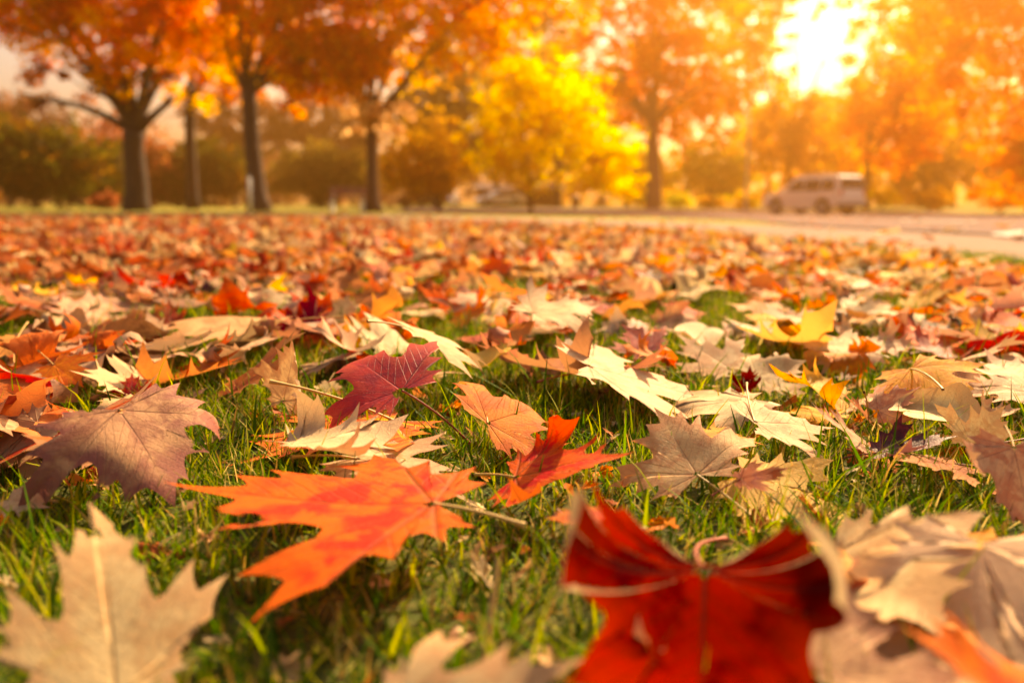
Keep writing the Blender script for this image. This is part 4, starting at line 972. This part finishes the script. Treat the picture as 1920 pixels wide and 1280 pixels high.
# ------------------------------------------------------------------ cars and park furniture
def vehicle(name, loc, heading, paint, label, kind, sc_=1.0, rails=False, cat='car'):
    """x forward, y left, wheels on z = 0"""
    if kind == 'suv':
        Lh, W, hb, H = 2.35, .93, 1.05, 1.80
        low = [(-2.33, .48), (-2.38, .75), (-2.34, 1.08), (1.0, 1.10), (1.25, 1.06), (2.1, .98), (2.33, .85), (2.38, .5), (2.25, .36)]
        axles, wr = (-1.42, 1.42), .385
        gl = [(-2.30, 1.06), (-2.20, 1.70), (-2.06, 1.80), (.15, 1.80), (.42, 1.74), (1.12, 1.08)]
        wins = [[(-2.02, 1.18), (-1.96, 1.60), (-1.32, 1.62), (-1.32, 1.16)], [(-1.18, 1.14), (-1.18, 1.62), (-.32, 1.63), (-.32, 1.13)], [(-.20, 1.13), (-.20, 1.63), (.22, 1.62), (.82, 1.14)]]
    else:
        Lh, W, hb, H = 2.2, .88, .9, 1.43
        low = [(-2.15, .40), (-2.2, .62), (-2.15, .92), (-1.6, .95), (1.0, .92), (1.9, .80), (2.18, .66), (2.2, .42), (2.1, .28)]
        axles, wr = (-1.3, 1.35), .32
        gl = [(-1.85, .90), (-1.25, 1.36), (-.9, 1.43), (.1, 1.43), (.35, 1.38), (1.15, .90)]
        wins = [[(-1.45, .96), (-1.08, 1.30), (-.42, 1.34), (-.42, .95)], [(-.32, .95), (-.32, 1.34), (.22, 1.32), (.82, .95)]]
    z_lo = low[0][1] * .8
    root = empty(name, loc, label, cat, rz=heading)
    # lower body outline with wheel arches
    bot = []
    for ax in axles[::-1]:
        rr = wr * 1.2
        th = np.linspace(0.15, pi - .15, 9)
        bot += [(ax + rr * cos(t), wr + rr * sin(t)) for t in th]
    prof = [low[i] for i in range(len(low))] + [(axles[1] + wr * 1.25, .32)] + bot[:9] + [(axles[1] - wr * 1.25, .30), (axles[0] + wr * 1.25, .30)] + bot[9:] + [(axles[0] - wr * 1.25, .34)]
    def wid(z): return W * (1 - .02 * abs(z - .7)) if z < hb else W * (1 - .17 * (z - hb) / (H - hb))
    def slab(prof):
        n = len(prof); V = [(x, s * wid(z) * (1 - .10 * max(0, abs(x) - Lh * .82) / (Lh * .18)), z) for s in (-1, 1) for x, z in prof]
        Fc = [tuple(range(n))[::-1], tuple(range(n, 2 * n))] + [(i, (i + 1) % n, n + (i + 1) % n, n + i) for i in range(n)]
        return V, Fc
    MB().add(*slab(prof)).build('body', paint, root, bevel=.045)
    MB().add(*slab(gl)).build('cabin', paint, root, bevel=.05)
    for wq in wins:
        for s in (-1, 1):
            n = len(wq); a = [(x, s * (wid(z) + .006), z) for x, z in wq]; b = [(x, s * (wid(z) - .03), z) for x, z in wq]
            MB().add(a + b, [tuple(range(n)), tuple(range(n, 2 * n))[::-1]] + [(i, (i + 1) % n, n + (i + 1) % n, n + i) for i in range(n)]).build('side_window', M['glass'], root)
    def pane(nm, p, q, inset, out):
        (x0, z0), (x1, z1) = p, q
        w0, w1 = wid(z0) * inset, wid(z1) * inset
        V = [(x0 + out, -w0, z0), (x0 + out, w0, z0), (x1 + out, w1, z1), (x1 + out, -w1, z1)]; V += [(v[0] - out * 2.5, v[1], v[2] - .004) for v in V]
        MB().add(V, [(0, 1, 2, 3), (7, 6, 5, 4), (0, 4, 5, 1), (1, 5, 6, 2), (2, 6, 7, 3), (3, 7, 4, 0)]).build(nm, M['glass'], root)
    lerp = lambda p, q, t: (p[0] + (q[0] - p[0]) * t, p[1] + (q[1] - p[1]) * t)
    pane('rear_window', lerp(gl[0], gl[1], .22), lerp(gl[0], gl[1], .95), .84, -.012)
    pane('windscreen', lerp(gl[-1], gl[-2], .08), lerp(gl[-1], gl[-2], .95), .88, .012)
    for s in (-1, 1):
        zt = .95 if kind == 'suv' else .72
        MB().box((-Lh * .985, s * W * .80, zt + .05), (.10, .14, .32 if kind == 'suv' else .16)).build('tail_light', M['taillight'], root, bevel=.015)
        MB().box((Lh * .965, s * W * .72, zt - .17), (.12, .30, .17)).build('headlight', M['lamp_glass'], root, bevel=.02)
        MB().box((.95 if kind == 'suv' else .9, s * (W + .10), hb + .12), (.12, .18, .15)).build('mirror', paint, root, bevel=.02)
        if rails: MB().tube([(-1.8, s * .66, 1.80), (-1.7, s * .66, 1.87), (0, s * .66, 1.87), (.1, s * .66, 1.80)], .02, 6).build('roof_rail', M['trim'], root)
    MB().box((-Lh * 1.0, 0, .50), (.14, W * 1.86, .18)).build('rear_bumper', M['trim'] if kind == 'suv' else paint, root, bevel=.03)
    MB().box((Lh * 1.0, 0, .47), (.12, W * 1.82, .18)).build('front_bumper', M['trim'] if kind == 'suv' else paint, root, bevel=.03)
    for ax in axles:
        for s in (-1, 1):
            th = np.linspace(0, 2 * pi, 28, endpoint=False)
            wroot = None
            V, Fc = [], []
            prof2 = [(wr * .62, .10), (wr * .93, .11), (wr, .07), (wr, -.07), (wr * .93, -.11), (wr * .62, -.10)]
            for rr, yy in prof2: V += [(ax + rr * cos(t), s * (W - .12) + yy, wr + rr * sin(t)) for t in th]
            for k in range(6):
                for j in range(28): Fc.append((k * 28 + j, k * 28 + (j + 1) % 28, ((k + 1) % 6) * 28 + (j + 1) % 28, ((k + 1) % 6) * 28 + j))
            tyre = MB().add(V, Fc).build('wheel', M['tyre'], root, smooth=True)
            m2 = MB(); yc = s * (W - .12 + .085)
            m2.tube([(ax, yc - .03 * s, wr), (ax, yc, wr)], wr * .22, 12)
            for k in range(6):
                a = k * pi / 3; c_, s_ = cos(a), sin(a)
                m2.box((ax + c_ * wr * .4, yc - .012 * s, wr + s_ * wr * .4), (.001, .001, .001))
                p = [(ax + c_ * wr * .15, yc - .015 * s, wr + s_ * wr * .15), (ax + c_ * wr * .63, yc - .02 * s, wr + s_ * wr * .63)]
                m2.tube(p, .045, 6)
            ring = [(ax + wr * .62 * cos(t), yc - .02 * s, wr + wr * .62 * sin(t)) for t in np.linspace(0, 2 * pi, 25)]
            m2.tube(ring, .03, 6, cap=False); m2.tube([(ax, yc - .10 * s, wr), (ax, yc - .06 * s, wr)], wr * .6, 20)
            m2.build('rim', M['rim'], tyre, smooth=True)
    root.scale = (sc_,) * 3
    return root

def furniture():
    M['glass'] = simple_mat('dark_car_glass', (.012, .011, .011), .15, noise=.05, spec=.3)
    M['tyre'] = simple_mat('tyre_rubber', (.03, .03, .03), .85); M['rim'] = simple_mat('alloy', (.55, .54, .52), .35, metal=.7)
    M['taillight'] = simple_mat('tail_light_plastic', (.45, .03, .02), .25); M['lamp_glass'] = simple_mat('headlight_glass', (.75, .75, .72), .12, spec=.8)
    M['trim'] = simple_mat('grey_trim', (.22, .20, .19), .5)
    silver = simple_mat('silver_paint', (.80, .70, .62), .6, metal=.0, noise=.05, scale=3, coat=.1)
    white = simple_mat('white_paint', (.78, .76, .74), .3, noise=.04, scale=3, coat=.5)
    dark = simple_mat('dark_red_paint', (.10, .035, .04), .3, noise=.1, scale=3, coat=.5)
    def spot(px, D, lift=.0):
        d = ray(px, 395); x = d[0] * D; return (x, D, float(ground(x, D)) + lift)
    az = atan((1520 - 960) / F); vehicle('off_roader', spot(1521, 38.5, .055), R(90) + R(27), silver, 'silver off-roader parked on the road with its tail towards the right', 'suv', rails=True)
    vehicle('parked_car', spot(937, 74, .09), R(200), white, 'white hatchback on the road left of the bright yellow tree', 'car')
    vehicle('parked_car', spot(792, 70, .0), R(186), dark, 'dark car parked far off behind the thin golden brown tree', 'car')
    vehicle('parked_car', spot(838, 72, .0), R(262), white, 'white car seen end-on right beside the dark parked car', 'car')
    # bench
    d = ray(652, 400); D = 27.0; root = empty('park_bench', spot(652, D), 'low bench with a reddish plank seat on white legs, left of the flared red-brown trunk', 'bench', rz=R(4))
    wood = simple_mat('red_brown_wood', (.28, .10, .07), .6, noise=.3, scale=6); conc = simple_mat('white_bench_leg', (.66, .62, .56), .7)
    mb = MB()
    for k in range(3): mb.box((0, -.16 + k * .16, .43), (1.25, .13, .045))
    mb.build('seat', wood, root, bevel=.006)
    mb = MB()
    for k in range(2): mb.box((0, .25, .62 + k * .16), (1.25, .035, .12))
    mb.build('backrest', wood, root, bevel=.006)
    for s in (-1, 1):
        MB().box((s * .5, 0, .2), (.09, .42, .40)).box((s * .5, .29, .43), (.06, .045, .80)).build('leg', conc, root, bevel=.01)
    # pale post
    root = empty('marker_post', spot(470, 26.2), 'slim pale grey post beside the leaning maple trunk', 'post')
    MB().tube([(0, 0, -.05), (0, 0, 1.08)], .055, 12).build('post', simple_mat('pale_post_paint', (.55, .53, .53), .6), root, smooth=True)
    MB().tube([(0, 0, 1.08), (0, 0, 1.12), (0, 0, 1.15)], [.06, .06, .02], 12).build('cap', M['trim'], root, smooth=True)
    # lamp pole
    root = empty('lamp_post', spot(1397, 58), 'tall thin lamp pole standing left of the off-roader beyond the road', 'lamp post')
    mb = MB(); mb.tube([(0, 0, -.05), (0, 0, .5), (0, 0, .55), (0, 0, 7.6)], [.16, .15, .10, .06], 10); mb.build('pole', M['trim'], root, smooth=True)
    mb = MB(); mb.tube([(0, 0, 7.5), (0, -.3, 7.95), (0, -1.1, 8.05)], [.05, .045, .04], 8); mb.build('arm', M['trim'], root, smooth=True)
    MB().box((0, -1.35, 8.03), (.24, .6, .13)).build('lamp_head', M['trim'], root, bevel=.04)
    # litter bin
    root = empty('litter_bin', spot(1078, 70), 'dark brown litter bin beyond the road, right of the bright yellow tree', 'bin')
    MB().tube([(0, 0, 0), (0, 0, .08), (0, 0, .82), (0, 0, .86)], [.30, .34, .38, .36], 16).build('body', simple_mat('brown_bin', (.13, .05, .035), .6), root, smooth=True)
    MB().tube([(0, 0, .86), (0, 0, .95), (0, 0, 1.05)], [.41, .38, .12], 16).build('lid', M['trim'], root, smooth=True)
    # low park shelter behind the white car
    root = empty('park_shelter', spot(975, 92), 'long low brown park shelter behind the white hatchback', 'shelter', rz=R(-3))
    bw = simple_mat('brown_boards', (.16, .07, .045), .8, noise=.3, scale=2); rf = simple_mat('shelter_roof', (.12, .06, .05), .8)
    MB().add([(-5.2, -2.0, 1.95), (5.2, -2.0, 1.95), (5.2, 2.0, 1.95), (-5.2, 2.0, 1.95), (-4.9, 0, 2.65), (4.9, 0, 2.65)], [(0, 1, 5, 4), (2, 3, 4, 5), (0, 4, 3), (1, 2, 5), (3, 2, 1, 0)]).build('roof', rf, root)
    MB().box((0, 1.5, .95), (9.4, .12, 1.9)).build('back_wall', bw, root)
    for x in (-4.5, -1.5, 1.5, 4.5): MB().box((x, -1.5, .97), (.2, .2, 1.94)).build('post', bw, root)

# ------------------------------------------------------------------ light, air, camera
def light():
    w = bpy.data.worlds.new('World'); sc.world = w; w.use_nodes = True
    nt = w.node_tree; N, L = nt.nodes, nt.links; N.clear()
    out = N.new('ShaderNodeOutputWorld'); bg = N.new('ShaderNodeBackground'); sky = N.new('ShaderNodeTexSky')
    sky.sky_type = 'NISHITA'; sky.sun_disc = False; sky.sun_elevation = R(SUN_EL); sky.sun_rotation = R(SUN_AZ)
    sky.air_density = 1.0; sky.dust_density = 4.5; sky.ozone_density = 1.0; sky.altitude = 50
    L.new(sky.outputs[0], bg.inputs[0]); bg.inputs[1].default_value = .085; L.new(bg.outputs[0], out.inputs[0])
    sun = bpy.data.lights.new('sun', 'SUN'); sun.energy = 5.0; sun.angle = R(.5); sun.color = (1, .80, .56)
    o = bpy.data.objects.new('sun', sun); C.objects.link(o)
    o.rotation_euler = (R(90 - SUN_EL), 0, R(180 - SUN_AZ)); o.location = (10, 30, 20)
    # air: orange haze volume added to stand in for the sun's lens-flare glow
    m, nt, N, L = new_mat('flare_haze')
    out = N.new('ShaderNodeOutputMaterial'); v = N.new('ShaderNodeVolumePrincipled')
    v.inputs['Color'].default_value = (1.0, .43, .10, 1); v.inputs['Density'].default_value = .0033; v.inputs['Anisotropy'].default_value = .76
    L.new(v.outputs[0], out.inputs['Volume'])
    hz = MB().box((0, 0, 12.2), (640, 640, 27.6)).build('haze', m); tag(hz, 'warm golden haze hanging over the park', 'haze', kind='stuff')

def camera():
    cd = bpy.data.cameras.new('camera'); cam = bpy.data.objects.new('camera', cd); C.objects.link(cam); sc.camera = cam
    cd.lens = 28; cd.sensor_width = 36; cd.clip_start = .02; cd.clip_end = 2000
    cam.location = (0, 0, CAMZ); cam.rotation_euler = (pi / 2 - PITCH, 0, 0)
    cd.dof.use_dof = True; cd.dof.focus_distance = .64; cd.dof.aperture_fstop = 3.7; cd.dof.aperture_blades = 7

import time as _t; _t0 = _t.time()
setting(); print('setting', _t.time() - _t0)
build_heroes(); upright_stem(); print('heroes', _t.time() - _t0)
carpet(); print('carpet', _t.time() - _t0)
grass(); print('grass', _t.time() - _t0)
trees(); print('trees', _t.time() - _t0)
furniture(); light(); camera()
sc.view_settings.view_transform = 'Standard'; sc.view_settings.look = 'None'; sc.view_settings.exposure = 1.42; sc.view_settings.gamma = 1
sc.view_settings.use_white_balance = True; sc.view_settings.white_balance_temperature = 9000
cy = sc.cycles
cy.max_bounces = 10; cy.diffuse_bounces = 7; cy.transmission_bounces = 5; cy.volume_bounces = 0; cy.transparent_max_bounces = 6
cy.use_denoising = True; cy.sample_clamp_indirect = 6; cy.caustics_reflective = False; cy.caustics_refractive = False
